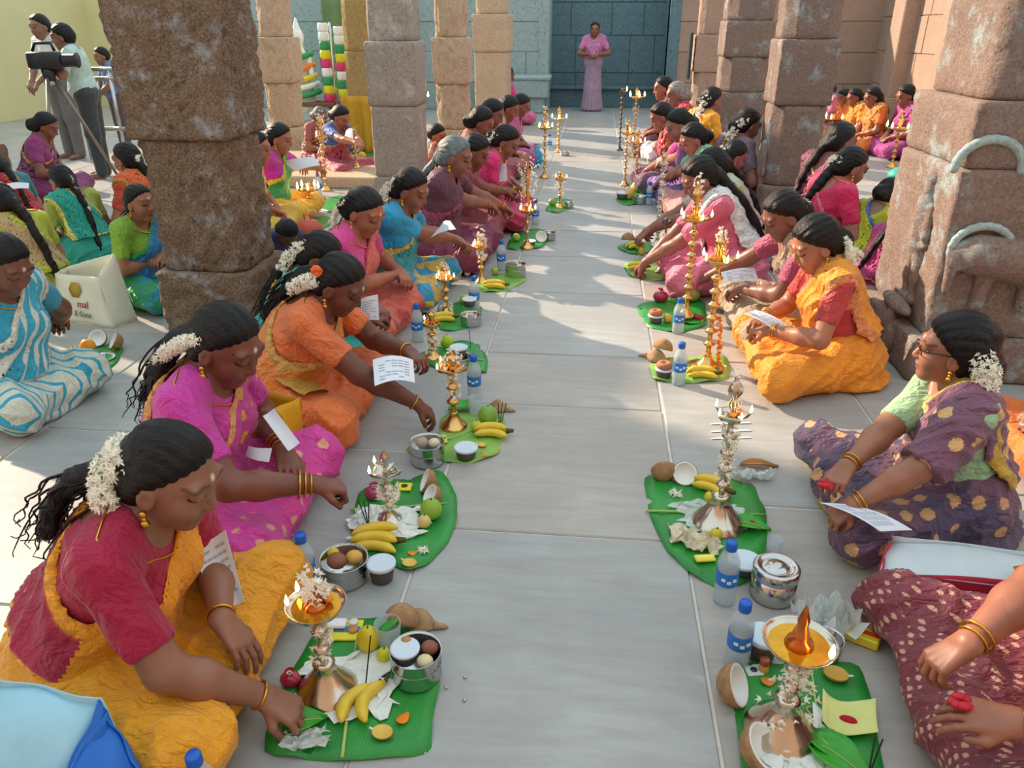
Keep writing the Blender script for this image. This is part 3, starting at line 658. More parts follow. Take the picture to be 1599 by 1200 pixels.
        lo_p += [Ell((.215 * kk, 0, .075), (.185 * kk, .235 * kk, .088), k=.07, cut=cutg), Ell((-.02, 0, .03), (.19 * g, .225 * g, .05), k=.04, cut=cutg)]
    V, Fc = sdf_mesh(lo_p, hC); N = normals(V, Fc)
    if standing: ph = np.arctan2(V[:, 1], V[:, 0]); fold = np.sin(ph * (3 if man else 17) + V[:, 2] * 3) * .006 * np.clip((.95 - V[:, 2]) / .5, 0, 1)
    else:
        ph = np.arctan2(V[:, 1], V[:, 0] + .12); rr = np.hypot(V[:, 0] + .05, V[:, 1])
        rid = lambda x: 1 - 2 * np.abs(np.sin(x)) ** .7
        fold = rid(ph * 7.5 + 1.6 * wob(V, 8, seed)) * .0115 * np.clip(rr / .28 - .2, 0, 1) + rid(V @ A3(22, 9 * np.sign(.5 - (seed % 2)), 30) + 2.2 * wob(V, 11, seed + 3)) * .0065 + wob(V, 30, seed + 4) * .004
        fold += rid(rr * 30 + 2.4 * wob(V, 12, seed + 5)) * .009 * np.clip(1 - np.abs(V[:, 1]) / .16, 0, 1) * (V[:, 0] > .02)
        fold *= np.clip(V[:, 2] / .03, 0, 1)
    V = V + N * fold[:, None]; V[:, 2] = np.maximum(V[:, 2], .002)
    smat = cloth(saree, sborder, .03, motif, mkind, mscale, msize, silk, second) if isinstance(saree, str) else saree
    o = mesh('trousers' if (man or salwar) else 'sari_skirt', V, Fc, smat, root); fattr(o, 'bd', V[:, 2] + .008 * wob(V, 8, 3) if sborder else np.full(len(V), 1.0))
    # --- the draped end over the left shoulder
    if not man and not top_only:
        inf = .019; pr = [type(p)(*((p.c, p.r + (.046 if i_ == 0 else .028 if i_ == 1 else inf), p.ax) if isinstance(p, Ell) else (p.a, p.b, p.ra + inf, p.rb + inf)), k=p.k) for i_, p in enumerate(torso)] + [Cap(SL, SL + (EL - SL) * .3, .064, .058, k=.03)]
        l, u = bounds(pr + ([Cap(SL, EL, .11)] if armdrape else []), .05); D, ax = field(pr, l, u, hC)
        X, Y, Z = ax[0][:, None, None], ax[1][None, :, None], ax[2][None, None, :]
        dot = lambda a: (X - P0[0]) * a[0] + (Y - P0[1]) * a[1] + (Z - P0[2]) * a[2]
        U_, V_, W_ = dot(fw), dot(lf), dot(up); qb = .82 * V_ - .574 * W_
        hwid = np.clip(.115 + .25 * (.30 - W_), .085, .15) if not salwar else np.full_like(W_ + qb, .05)
        slab = np.abs(qb + (.145 if not salwar else .16)) - hwid
        if tail: slab = np.minimum(slab, np.maximum(np.maximum(np.abs(V_ - .10) - .075, U_ + .02), -.08 - W_))
        edge = -slab; D2 = np.maximum(np.maximum(D, slab), -(D + .016)); D2 = np.maximum(D2, .085 - W_) if not salwar else D2
        if armdrape:
            Da, _ = field([Cap(T(0, .10, .42), SL + (EL - SL) * .35, .085, .085, k=.03), Cap(SL + (EL - SL) * .35, EL + A3(0, 0, -.02), .082, .088, k=.03, cut=cutplane(EL - nrm(EL - SL) * .01, nrm(EL - SL)))], l, u, hC)
            D2 = smerge(D2, Da, .02, False)
        V, Fc = snets(D2, l, hC)
        if len(Fc):
            N = normals(V, Fc); vv = V - P0; u_, v_, w_ = vv @ fw, vv @ lf, vv @ up; qv = .82 * v_ - .574 * w_
            hw2 = np.clip(.115 + .25 * (.30 - w_), .085, .15) if not salwar else np.full(len(V), .05)
            e = hw2 - np.abs(qv + (.145 if not salwar else .16))
            if not salwar: e = np.minimum(e, np.maximum(w_ - .085, 0) + .006)
            if tail: e = np.maximum(e, np.minimum(np.where(u_ < -.02, .075 - np.abs(v_ - .10), -1), .1 + w_ + .08))
            V = V + N * ((1 - 2 * np.abs(np.sin(qv * 62 + 1.3 * wob(V, 9, seed))) ** .75) * .0055 + wob(V, 30, seed) * .002)[:, None]
            if armdrape: e = np.where(np.linalg.norm(V - (SL + EL) / 2, axis=1) < .19, np.maximum(e, .055 * (1 + 0 * e) + .1 * np.clip((V - EL) @ nrm(SL - EL), -.05, .3)), e)
            pm = [cloth(pal, pborder, pbw, pmotif if pmotif else (motif if pallu is None else None), mkind, mscale, msize, silk)]; fm_ = None
            if pf: pm.append(cloth(pf, silk=silk)); fm_ = (u_[Fc].mean(1) > .03).astype(int)
            o = mesh('dupatta' if salwar else 'sari_drape', V, Fc, pm, root, fm=fm_); fattr(o, 'bd', np.maximum(e, 0))
    # --- hair
    hm = hairmat(hairc); fn = A3(.72, 0, -.694) @ HA; gap = cutplane(HT(-.009 if not man else -.004, 0, 0), fn)
    hp_ = [Ell(HT(-.014 - .1 * (hv - 1), 0, .024 + .03 * (hv - 1)), (.106 * hv, .0845 * hv, .104 * hv), HA, k=.02, cut=gap), Ell(HT(-.045, 0, -.02), (.072, .074, .075), HA, k=.03, cut=cutplane(HT(-.022, 0, 0), hf))]
    if hair == 'bun': hp_ += [Ell(HT(-.105 * hv, 0, -.035), (.05 * hv, .062 * hv, .055 * hv), HA, k=.02)]
    elif hair in ('braid', 'pony'):
        bp = braid(T, HT) if braid else [HT(-.105, 0, -.03), T(-.115, .0, .40), T(-.145, .01, .26), T(-.15, .02, .10), T(-.155, .03, -.02)]
        bp = [np.array(b) for b in bp]; pts = []
        for i in range(len(bp) - 1):
            for t in np.linspace(0, 1, 6, endpoint=False): pts.append(bp[i] * (1 - t) + bp[i + 1] * t)
        pts.append(bp[-1]); pts = np.array(pts)
        for _ in range(2): pts[1:-1] = (pts[:-2] + 2 * pts[1:-1] + pts[2:]) / 4
        r0 = .036 if hair == 'pony' else .027
        for i in range(len(pts) - 1):
            f = i / (len(pts) - 1); ra = r0 * (1 - .55 * f) * (1 + (.16 * (1 if i % 2 else -1) if hair == 'braid' else 0)); hp_.append(Cap(pts[i], pts[i + 1], ra, ra * .92, k=.012))
        hp_ += [Ell(HT(-.095, 0, -.03), (.035, .045, .04), HA, k=.02)]
    elif hair == 'loose':
        hp_ += [Ell(HT(-.06, 0, -.06), (.075, .085, .11), HA, k=.03, cut=cutplane(HT(-.0, 0, 0), hf)), Ell(T(-.10, 0, .34), (.05, .10, .12), [fw, lf, up], k=.04)]
    if hair == 'short': hp_[1] = Ell(HT(-.04, 0, -.01), (.075, .075, .07), HA, k=.03, cut=cutplane(HT(-.015, 0, 0), hf))
    hp_[0].ck = .03; hp_[1].ck = .02
    V, Fc = sdf_mesh(hp_, hR); N = normals(V, Fc); qq = (V - HC) @ HA.T
    strand = np.where(hf @ (V - HC).T > -.10, np.abs(np.sin(np.arctan2(qq[:, 2] + .03, qq[:, 1]) * 15 + 1.2 * wob(V, 14, seed))) * .0035, wob(V * A3(1, 1, 1), 55, seed) * .006)
    strand -= .004 * np.exp(-(qq[:, 1] / .0045) ** 2) * (qq[:, 0] > -.03)
    V = V + N * strand[:, None]
    ho = mesh('hair', V, Fc, hm, root)
    if hair == 'pony' and res < 3:
        R_ = np.random.default_rng(seed + 50); m = MB(); n = len(pts)
        for q in range(46 if res == 1 else 18):
            off = R_.normal(size=3) * .017; fr_ = R_.normal(size=3); i0 = R_.integers(0, max(1, n // 3)); pp = []
            for i in range(i0, n): f = i / (n - 1); pp.append(pts[i] + off * (.6 + .9 * f) + .010 * f * np.sin(fr_ * (i * 1.1) + off * 300))
            e = pp[-1] + (pts[-1] - pts[-2]) * R_.uniform(.2, 1.6) + R_.normal(size=3) * .012; pp.append(e)
            m.tube(pp, list(np.linspace(.0048, .0012, len(pp))), 4)
        m.obj('hair_strands', hm, ho)['kind'] = 'stuff'
    # --- ornaments
    if gaj == 'arc': gp = [HT(-.10 - .02 * math.sin(a), .085 * math.cos(a), -.04 + .06 * math.sin(a)) for a in np.linspace(-.2, PI + .2, 12)]
    elif gaj == 'tuft': gp = [HT(-.105, -.03, .005), HT(-.115, .03, .0), HT(-.12, .0, -.03)]
    elif gaj == 'drop': gp = [HT(-.085, -.055, .02), HT(-.115, -.05, -.02), HT(-.12, -.055, -.075), T(-.10, -.05, .43)]
    elif gaj == 'dropl': gp = [HT(-.085, .055, .02), HT(-.115, .05, -.02), HT(-.12, .055, -.075), T(-.10, .05, .43)]
    elif callable(gaj): gp = gaj(T, HT)
    else: gp = None
    if gp is not None:
        jm = JASMINE; nn = gajn if res == 1 else int(gajn * (.7 if res == 2 else .4))
        blossoms('jasmine_string', gp, gajr, jm, root, nn, .0115 if res == 1 else (.014 if res == 2 else .02), seed)
    if ear and res < 3:
        for y in (-1, 1):
            m = MB(); c = HT(-.002, y * .087, -.045); m.ball(c, .008, 10, 6); m.ball(c + A3(0, 0, -.013), (.006, .006, .007), 8, 6); m.lathe([(.0, -.010), (.011, -.006), (.008, .004), (0.002, .008)], 10, c + A3(0, 0, -.022)); m.obj('earring', GOLD, root)
    if chain and res < 3:
        cp = []
        for k in range(28):
            a = 2 * PI * k / 28; p = T(.012 + .085 * math.cos(a), .075 * math.sin(a), .435 - .055 * math.cos(a)); cp.append(p)
        cp = np.array(cp); full = torso + headp[:1]; c0 = T(.01, 0, .40)
        for _ in range(7):
            d = fpts(full, cp) - .009; dirn = (cp - c0) - np.outer((cp - c0) @ up, up) * .6; dirn /= np.linalg.norm(dirn, axis=1)[:, None]; cp = cp - dirn * d[:, None] * .8
        m = MB(); m.tube(cp, .0026 if res == 1 else .004, 6, closed=True); m.obj('necklace', GOLD, root)
    for k in range(bangles):
        for E, W in ((ER, WR), (EL, WL)):
            ax = nrm(W - E); c = W - ax * (.012 + .016 * k); R = Vector(ax).to_track_quat('Z', 'Y').to_matrix(); rad = .0315 + .005 * k
            m = MB(); m.tube([R @ Vector((rad * math.cos(a), rad * math.sin(a), 0)) + Vector(c) for a in np.linspace(0, 2 * PI, 18, endpoint=False)], .0033, 6, closed=True); m.obj('bangle', GOLD, root)
    if specs:
        m = MB(); DK = plain('specs_dark', '2a1a18', .3)
        for y in (-1, 1):
            m.tube([HT(.093 + .002 * math.sin(a), y * .033 + .022 * math.cos(a), .008 + .017 * math.sin(a)) for a in np.linspace(0, 2 * PI, 16, endpoint=False)], .0017, 5, closed=True)
            m.tube([HT(.092, y * .055, .014), HT(.05, y * .077, .016), HT(-.01, y * .0865, .012)], .0022, 5)
        m.tube([HT(.095, -.011, .010), HT(.098, 0, .013), HT(.095, .011, .010)], .0017, 5); m.obj('spectacles', DK, root)
    if extra: extra(root, T, HT, dict(ER=ER, WR=WR, EL=EL, WL=WL, dR=dR, dL=dL))
    root['tmp'] = 0; del root['tmp']
    return dict(root=root, HT=lambda *a: wor(HT(*a)), T=lambda *a: wor(T(*a)), WR=wor(WR), WL=wor(WL), dR=dR, dL=dL, wor=wor, loc=loc)

# --- near rows
L1 = person('woman in crimson blouse and golden-yellow sari reaching to the nearest lamp at left', (-.85, 1.30, .59), 3, 30, 24, -8, rh=(-.675, 1.19, .10), lh=(-.80, 1.29, .22), rpose='pinch', lpose='rest', rd=(.85, 0, -.5), ld=(.75, -.35, -.6), res=1, skinc='8f6450',
            blouse='a8093f', saree='eaa00f', pallu='a5123f', pborder='f0a51e', pbw=.02, pf='ee9c14', hair='pony', gaj=lambda T, HT: [HT(-.085, -.06, .015), HT(-.10, -.035, .03), HT(-.125, .0, .01), HT(-.12, -.05, -.03), HT(-.10, -.075, -.045), HT(-.085, -.08, -.07)], gajr=.03, gajn=620,
            bangles=1, seed=1, silk=.35, girth=1.06, braid=lambda T, HT: [HT(-.10, 0, -.02), HT(-.15, -.01, -.07), T(-.16, .0, .42), T(-.17, -.01, .34), T(-.16, -.02, .28)], knees=1.08, tail=False, sleeve=.78)
L2 = person('woman in bright pink sari with gold dots, holding a folded paper', (-1.01, 1.93, .625), 0, 22, 30, -14, rh=(-.745, 1.79, .27), lh=(-.93, 2.02, .24), rpose='fist', lpose='rest', res=1, skinc='7a4a3a',
            blouse='cf3aa6', saree='d93aa0', motif='e8a98a', mscale=13, msize=.22, pallu='c2388f', pmotif='d9963f', pborder='e0a05a', hair='pony', gaj=lambda T, HT: [HT(-.045, -.082, .03), HT(-.09, -.075, -.02), HT(-.125, -.06, -.08), HT(-.155, -.05, -.14), HT(-.165, -.045, -.18)], gajr=.019, gajn=330,
            bangles=3, seed=2, girth=1.03, braid=lambda T, HT: [HT(-.10, 0, -.03), HT(-.155, -.01, -.09), T(-.145, .0, .38), T(-.155, .02, .28), T(-.15, .02, .22)], tail=False)
def orange_rose(root, T, HT, q):
    a, b = Vector((.02, -.10, .125)), Vector((.345, -.27, .105)); ax = (b - a).normalized(); n1 = Vector((0, 0, 1)) - ax * ax.z; n1.normalize(); n2 = ax.cross(n1)
    g = MB(); g.sheet(lambda u, v: a + (b - a) * (.30 + .42 * u) + (n1 * math.cos(-.35 + 1.5 * v) - n2 * math.sin(-.35 + 1.5 * v)) * (.142 - .03 * u + .004 * math.sin(u * 14 + v * 9)), 16, 16, 0, .004); g.obj('gold_brocade_end', plain('brocade', 'b8923a', .4, .3, var=.3, vscale=70, bump=.5), root)
    m = MB(); c = HT(-.085, -.075, .035)
    for k in range(9): a = k * 1.4; m.ball((c[0] + .012 * math.cos(a), c[1] - .004 * (k % 3), c[2] + .012 * math.sin(a)), (.013, .008, .012), 8, 6)
    m.obj('hair_rose', plain('rose_orange', 'ee6a2a', .6, var=.15), root)
L3 = person('woman in orange sari with gold patch, leaning over the flower-dressed brass lamp', (-.93, 2.71, .56), 0, 34, 34, -8, rh=(-.635, 2.60, .13), lh=(-.70, 2.78, .27), rpose='pinch', lpose='hold', res=1, skinc='6e4334', blouse='e5773c', saree='e8742a', pallu='e58736', pborder='cf9d45',
            hair='pony', gaj=lambda T, HT: [HT(-.075, -.075, .0), HT(-.115, -.065, -.05), HT(-.14, -.06, -.10)], gajr=.029, gajn=300, extra=orange_rose, bangles=1, seed=3, silk=.9, girth=1.1, tail=False, sleeve=.7,
            braid=lambda T, HT: [HT(-.10, 0, -.03), HT(-.155, -.01, -.07), T(-.15, .0, .37), T(-.16, .02, .24)])
R2 = person('woman in spectacles and purple-gold sari holding red flowers and a paper', (1.07, 2.22, .575), 178, 12, 0, -10, rh=(.76, 2.02, .26), lh=(.79, 1.95, .20), rpose='pinch', lpose='hold', res=1, skinc='9c6a52', blouse='9fc79a', saree='6d4a63', motif='cf9f6a', mscale=11, msize=.27, sborder='c9a92f', second='4a3e5e',
            pallu='7b5068', pmotif='e0b878', pborder='c9a42f', pbw=.035, hair='bun', gaj=lambda T, HT: [HT(-.09, .085, .01), HT(-.11, .095, -.03), HT(-.115, .10, -.08), HT(-.11, .10, -.14)], gajr=.044, gajn=520, bangles=2, specs=True, seed=4, girth=1.16, knees=1.24, sleeve=.95, hv=1.2, armdrape=True)
R1 = person('woman in maroon sari with rows of small white flowers at the right edge', (1.09, 1.33, .64), 178, 8, 30, 0, rh=(.79, 1.26, .33), lh=(.84, 1.13, .26), rpose='pinch', lpose='rest', ld=(-1, .25, -.05), rd=(-.75, -.1, -.65), res=1, skinc='94604a', blouse='8c2f45', saree='7d2f3d', motif='d9a890', mkind='rows', mscale=46, msize=.27, pallu='7a2a3a', pborder='d99a20', pbw=.04,
            hair='bun', bangles=2, seed=5, girth=1.12, knees=1.2, sleeve=.6)
R3 = person('girl in marigold-yellow sari with red dotted blouse reading a paper', (.95, 3.31, .605), 182, 20, 30, 10, rh=(.795, 3.34, .27), lh=(.80, 3.22, .25), rpose='hold', lpose='hold', res=1, skinc='a86f55', blouse='c03a3a', saree='eb9310', pallu='ef9a1a', pborder='e08a50', pbw=.03,
            hv=1.08, hair='bun', gaj=lambda T, HT: [HT(-.10, .03, .0), HT(-.115, .07, -.03), HT(-.10, .09, -.07), HT(-.09, .095, -.12), HT(-.10, .09, -.06), HT(-.13, .06, -.09), HT(-.15, .05, -.13)], gajr=.015, gajn=300, bangles=2, seed=6, knees=1.1)
# --- middle of the rows
L4 = person('woman with jasmine and thick black hair hidden behind the orange-clad woman', at(500, 402, 3.12), 0, 24, 38, 5, lh=gr(585, 480, .30), rh=gr(575, 500, .28), rpose='hold', lpose='hold', skinc='75503e', blouse='2fb0a8', saree='37bdb5', hair='pony', gaj='drop', gajr=.03, gajn=170, seed=8, tail=False)
L5 = person('woman in salmon-pink sari with joined hands in her lap, hair drawn back', at(570, 332, 3.68), -8, 20, 30, -14, rh=gr(615, 430, .26), lh=gr(625, 425, .27), rpose='hold', lpose='hold', skinc='a5664e', blouse='e0489a', saree='d9705f', pallu='d9685f', pborder='b83048', second='c75248', hair='bun', gaj='drop', gajr=.014, seed=9, girth=1.05)
L6 = person('woman in bright blue blouse and blue-yellow patchwork sari holding out a booklet', at(642, 298, 4.22), -4, 20, 26, -6, rh=gr(705, 372, .30), lh=gr(715, 375, .28), rpose='hold', lpose='hold', skinc='8f5a46', blouse='1c9fd0', saree='d6b04a', motif='1f97c4', mkind='checks', mscale=9, pallu='2ba3b0', pborder='c9a23a', hair='bun', gaj='drop', gajr=.026, gajn=120, seed=10, girth=1.12, tail=False, sleeve=.75)
L7 = person('grey-haired woman in plum blouse and maroon sari with clasped hands', at(712, 246, 5.0), -4, 18, 18, -4, rh=gr(775, 325, .27), lh=gr(785, 322, .28), rpose='hold', lpose='hold', skinc='8a5d4c', blouse='5d3147', saree='7b2447', pallu='6b2a48', pborder='8a3050', hair='braid', hairc='6d7a7e', seed=11, girth=1.08, tail=False, bangles=1)
L8 = person('woman in dark rose sari just behind the grey-haired woman', at(742, 238, 5.55), 0, 20, 30, 0, skinc='7d4d3d', blouse='8d3a48', saree='96434e', hair='bun', seed=12, rh=gr(790, 300, .30), lh=gr(795, 298, .3), rpose='hold', lpose='hold')
L9 = person('woman in hot pink blouse with yellow sash reading a pink booklet', at(790, 222, 6.1), 0, 20, 34, -4, rh=gr(785, 285, .32), lh=gr(800, 282, .3), rpose='hold', lpose='hold', skinc='8d5c4c', blouse='e02f7d', saree='c13263', pallu='e22d74', pborder='e9b01f', hair='bun', gaj='drop', gajr=.028, gajn=110, seed=13)
FG = 'women at the far end of the left row'
for i, (px, py, Y, bl, sa, lab, gj) in enumerate([
        (752, 192, 6.95, '8f3a40', 'a34a44', 'woman in brick-red sari with earring, fourth beyond the grey-haired woman', None), (770, 178, 7.7, 'a33a48', '8c2f46', 'woman in rose-red sari among the far left heads, hair in a bun', None),
        (795, 170, 8.4, 'c9a090', 'a05a50', 'woman in pale blouse with earring bending to read at far left', 'tuft'), (814, 165, 9.1, 'c65a9a', 'b5568c', 'woman in mauve-pink last but one in the far left row', None)]):
    person(lab, at(px, py, Y), 0, 20, 28, 0, res=3, skinc='8a5544', blouse=bl, saree=sa, hair='bun', gaj=gj, seed=20 + i, group=FG)
person('girl in pink with a long flowered plait sitting at the far left pillar', at(793, 118, 13.0), 40, 8, 10, 0, res=3, skinc='7d4d3d', blouse='cc3a86', saree='d66a9a', hair='braid', gaj='drop', gajr=.03, seed=27, group=FG)
person('man in cream shirt with hand at his face beside the smooth grey pillar', at(683, 220, 7.25), -15, 10, 20, 0, res=3, man=True, skinc='a86a4c', blouse='e9ddba', saree='8a7a66', hair='short', chain=False, ear=False, rh=at(676, 228, 7.1), rpose='hold', seed=28, group='people between the left pillars')
# --- group on the left beyond the pillars
LG = 'people seated left of the pillars'
person('woman in magenta blouse and yellow sari with green drape reading an open book', at(437, 217, 6.1), 4, 16, 18, 0, rh=gr(485, 265, .30), lh=gr(495, 262, .32), rpose='hold', lpose='hold', skinc='a3694f', blouse='c62bb0', saree='e8b41c', pallu='1ea55a', pborder='e8c020', hair='bun', gaj='drop', gajr=.028, seed=30, group=LG, girth=1.1, tail=False)
person('woman with brown face half hidden by the smeared pillar', at(401, 232, 5.5), 10, 16, 14, 0, res=3, skinc='a3694f', blouse='d8c08a', saree='d9b23a', hair='bun', gaj='drop', seed=31, group=LG)
person('child in navy T-shirt bending forward to the ground behind the pillar', at(450, 380, 4.5), -35, 58, 60, 0, res=2, man=True, scale=.72, skinc='5d3d30', blouse='2b3568', saree='b5503c', hair='short', ear=False, chain=False, seed=32, group=LG)
person('woman in blue blouse and rose sari reading on the stone step', at(532, 183, 8.1), -20, 14, 34, 0, res=3, skinc='a36a4c', blouse='3f5fa8', saree='b0485c', tail=False, hair='bun', rh=gr(560, 225, .4), lh=gr(565, 222, .4), rpose='hold', lpose='hold', seed=33, group=LG)
person('grey-haired elder in dull red beside the woman in blue', at(500, 182, 8.7), -20, 14, 24, 0, res=3, skinc='9a6a50', blouse='a85a58', saree='9c4f50', hair='bun', hairc='6f6a66', seed=34, group=LG)
# --- far left corner
LC = 'women seated at the far left'
person('woman in cyan and white striped sari wringing her hands over a leaf', at(8, 415, 2.62), -6, 16, 34, -8, knees=.74, rh=gr(85, 502, .22), lh=gr(95, 494, .23), rpose='hold', lpose='hold', skinc='77503f', blouse='2aa5c4', saree='cfd8c6', motif='22a6ca', mkind='stripes', mscale=9, pallu='2fb2d2', pmotif='d5dfd2', pborder='d9d9c8', hair='bun', bangles=2, seed=40, group=LC, girth=1.08)
person('woman in lime-green blouse and blue-green sari gazing right behind the printed bag', at(220, 318, 4.02), -10, 12, 4, -12, rh=gr(240, 408, .24), lh=gr(246, 402, .26), rpose='hold', lpose='hold', skinc='9c6950', blouse='82b534', saree='1c8fb5', second='1f9a55', pallu='1b86bd', pborder='33b05a', hair='braid', seed=41, group=LC, tail=False, girth=1.05, bangles=1)
person('woman in teal and olive sari with a jasmine-lined plait, back turned', at(97, 283, 4.75), 158, 14, 24, 0, skinc='a8745a', blouse='9db046', saree='14a596', pallu='12a594', pborder='dfe07a', hair='braid', gaj=lambda T, HT: [HT(-.10, 0, .03), HT(-.125, .0, -.04), T(-.125, 0, .38), T(-.15, 0, .30)], gajr=.014, gajn=120, seed=42, group=LC)
person('woman in lime-yellow sari with a very long black plait at the left edge', at(2, 318, 3.9), 165, 14, 30, 0, skinc='a8745a', blouse='bcc22a', saree='b5b83a', pallu='c6a873', pborder='c4c83a', pbw=.05, hair='braid', gaj=lambda T, HT: [HT(-.12, 0, -.02), T(-.12, 0, .40), T(-.14, 0, .32)], gajr=.012, gajn=70, seed=43, group=LC, braid=lambda T, HT: [HT(-.10, 0, -.02), T(-.125, 0, .40), T(-.155, 0, .22), T(-.165, .0, .05), T(-.17, 0, -.05)])
person('woman in orange-red with a cream flower on her black plait', at(198, 250, 5.1), 168, 14, 10, 0, skinc='a8745a', blouse='d8503a', saree='e0662c', hair='braid', gaj='tuft', gajr=.02, gajn=60, seed=44, group=LC)
person('woman in red and teal with a book at the far left edge, plait down', at(-6, 262, 5.3), 165, 16, 30, 0, res=3, skinc='a8745a', blouse='147f86', saree='c4293f', hair='braid', seed=45, group=LC)
person('woman in purple reading beside the tripod', at(72, 198, 6.7), 20, 16, 30, 0, res=3, skinc='7d5040', blouse='8a2f72', saree='7a2a68', hair='bun', seed=46, group=LC)
# --- right row
R4 = person('woman in taupe-brown sari stretching one arm to a tall brass lamp', at(1222, 338, 3.86), 182, 26, 34, 12, rh=gr(1105, 432, .16), lh=gr(1160, 452, .22), rpose='hold', lpose='hold', skinc='80564a', blouse='a8466e', saree='b09a82', pallu='a58d76', pborder='8f7a66', hair='bun', gaj='tuft', gajr=.02, gajn=60, seed=50, knees=1.2, girth=1.05)
R5 = person('girl in pink tunic with white scarf and long plait reaching to a green leaf', at(1092, 280, 4.64), 184, 26, 34, 6, rh=gr(1010, 408, .10), lh=gr(1000, 415, .08), rpose='hold', lpose='hold', skinc='8d5f50', blouse='e0708f', saree='e2799a', salwar=True, pallu='e6ebee', pborder=None, hair='braid', seed=51, sleeve=.85, braid=lambda T, HT: [HT(-.10, .0, -.03), T(-.13, .05, .36), T(-.16, .06, .18), T(-.17, .07, .02)], ear=False, knees=1.05)
R5b = person('woman in cream blouse with teal-yellow hem behind the girl in the white scarf', at(1112, 262, 5.2), 184, 24, 30, 0, rh=gr(1000, 368, .15), lh=gr(1012, 362, .16), rpose='hold', lpose='hold', skinc='8d5f50', blouse='cfc6b4', saree='b5b5a5', pallu='c3c4b8', pborder='c4cf3a', pbw=.02, hair='braid', seed=52, sleeve=.9)
R6 = person('woman in mint-green blouse and rosy sari bending over her tray', at(1082, 218, 6.4), 186, 22, 32, 6, skinc='9a6656', blouse='7fc4a2', saree='c98a86', pallu='82c8a6', pborder='d9a090', hair='bun', seed=53, rh=gr(1030, 285, .2), lh=gr(1036, 282, .2), rpose='hold', lpose='hold', girth=1.08)
R7 = person('woman in magenta and violet reaching to the garlanded lamps', at(1060, 196, 7.0), 184, 24, 30, 0, rh=gr(1008, 268, .18), lh=gr(1015, 264, .2), rpose='hold', lpose='hold', skinc='a06c58', blouse='c83aa0', saree='7f5aa5', pallu='9a5aa8', hair='bun', seed=54)
R8 = person('woman in coral red with violet sari holding a paper near the far lamps', at(1032, 183, 7.7), 184, 18, 30, 0, res=3, skinc='9a6656', blouse='dd5560', saree='7d5a78', pallu='d8525c', hair='bun', seed=55, rh=gr(1022, 238, .25), lh=gr(1028, 236, .25))
person('woman in dull red with loose black hair at the far end of the right row', at(1036, 128, 10.1), 184, 10, 12, 0, res=3, skinc='a06050', blouse='b0404a', saree='7a3048', hair='loose', seed=56)
person('grey-haired elder in crimson and white near the far right pillars', at(1056, 146, 9.2), 184, 12, 14, 0, res=3, skinc='8a5d50', blouse='d0384e', saree='d8d8dc', pallu='d0384e', hair='bun', hairc='8d8580', seed=57)
RB = 'women between the right pillars'
person('woman in orange blouse and dark teal with a cream jasmine tassel', at(1112, 158, 8.6), 25, 10, 14, 0, res=3, skinc='8a5d50', blouse='eea01e', saree='1f5a62', pallu='eea01e', pborder='1f5a62', hair='bun', gaj='drop', gajr=.035, gajn=120, seed=58, group=RB)
person('woman with a long cream jasmine tassel seated against the dark pillar', at(1168, 196, 6.75), 20, 14, 20, 0, res=3, skinc='8a5d50', blouse='6f6070', saree='8a7078', hair='bun', gaj='drop', gajr=.034, gajn=120, seed=59, group=RB)
person('woman in hot pink with a round white flower in her hair', at(1146, 245, 5.8), 15, 8, 30, 0, skinc='8a5a4c', blouse='e3208a', saree='a8a0a4', pallu='e3208a', pborder=None, hair='bun', gaj='tuft', gajr=.026, gajn=80, seed=60, group=RB, top_only=True)
person('woman in cerise blouse with white flower and plait, facing away to the right', at(1328, 262, 5.05), 15, 16, 24, -5, skinc='a5705e', blouse='d81f5c', saree='a03a70', pallu='d81f5c', pborder='e06a80', hair='braid', gaj='tuft', gajr=.026, gajn=110, seed=61, group=RB, tail=False)
person('woman with loose black plait sitting beyond the cerise blouse', at(1312, 222, 5.75), 20, 12, 16, 0, res=3, skinc='80564a', blouse='8a3060', saree='7a3050', hair='braid', seed=62, group=RB)
person('woman in lime-yellow blouse with blue-grey border and curly black bun', at(1388, 305, 4.9), 35, 20, 34, 0, skinc='8a6a5a', blouse='b5bf1e', saree='7f90a5', pallu='b9c222', pborder='4a78b5', pbw=.03, hair='bun', seed=63, group=RB)
person('woman in magenta with a thick black plait tucked behind the carved pillar', at(1420, 372, 4.3), 20, 22, 30, 0, skinc='8a5a4c', blouse='b31f70', saree='a81e6a', hair='braid', seed=64, group=RB, tail=False)
person('woman in red and orange glimpsed behind the woman in spectacles', at(1690, 610, 2.62), 178, 10, 10, 0, res=3, skinc='8f5f4c', blouse='d8452a', saree='e0762a', hair='bun', gaj='drop', seed=65, group=RB)
FR = 'women of the far right row'
for i, (px, py, Y, bl, sa, hr, lab) in enumerate([
        (1290, 140, 11.9, 'c76a98', 'b58aa5', 'bun', 'woman in pink and lilac, leftmost of the far right row'), (1318, 152, 11.4, 'e0752c', 'd86a30', 'loose', 'woman in plain orange with loose hair, second of the far right row'),
        (1334, 152, 11.0, 'f0a51a', 'e8902a', 'bun', 'woman in yellow and red holding a tray of flames at far right'), (1362, 152, 10.5, 'ee7a22', 'e58a3a', 'loose', 'woman in orange-red with a peach drape, far right row'),
        (1414, 150, 10.1, 'b32a86', 'a8388a', 'bun', 'woman in magenta with white hair flower, far right row'), (1454, 170, 9.7, 'a8305c', 'a03a78', 'loose', 'woman in purple at the right end of the far right row')]):
    person(lab, at(px, py, Y), 188, 12, 22, 0, res=3, skinc='8a5544', blouse=bl, saree=sa, hair=hr, gaj='dropl' if i == 4 else None, seed=70 + i, group=FR, rh=None)
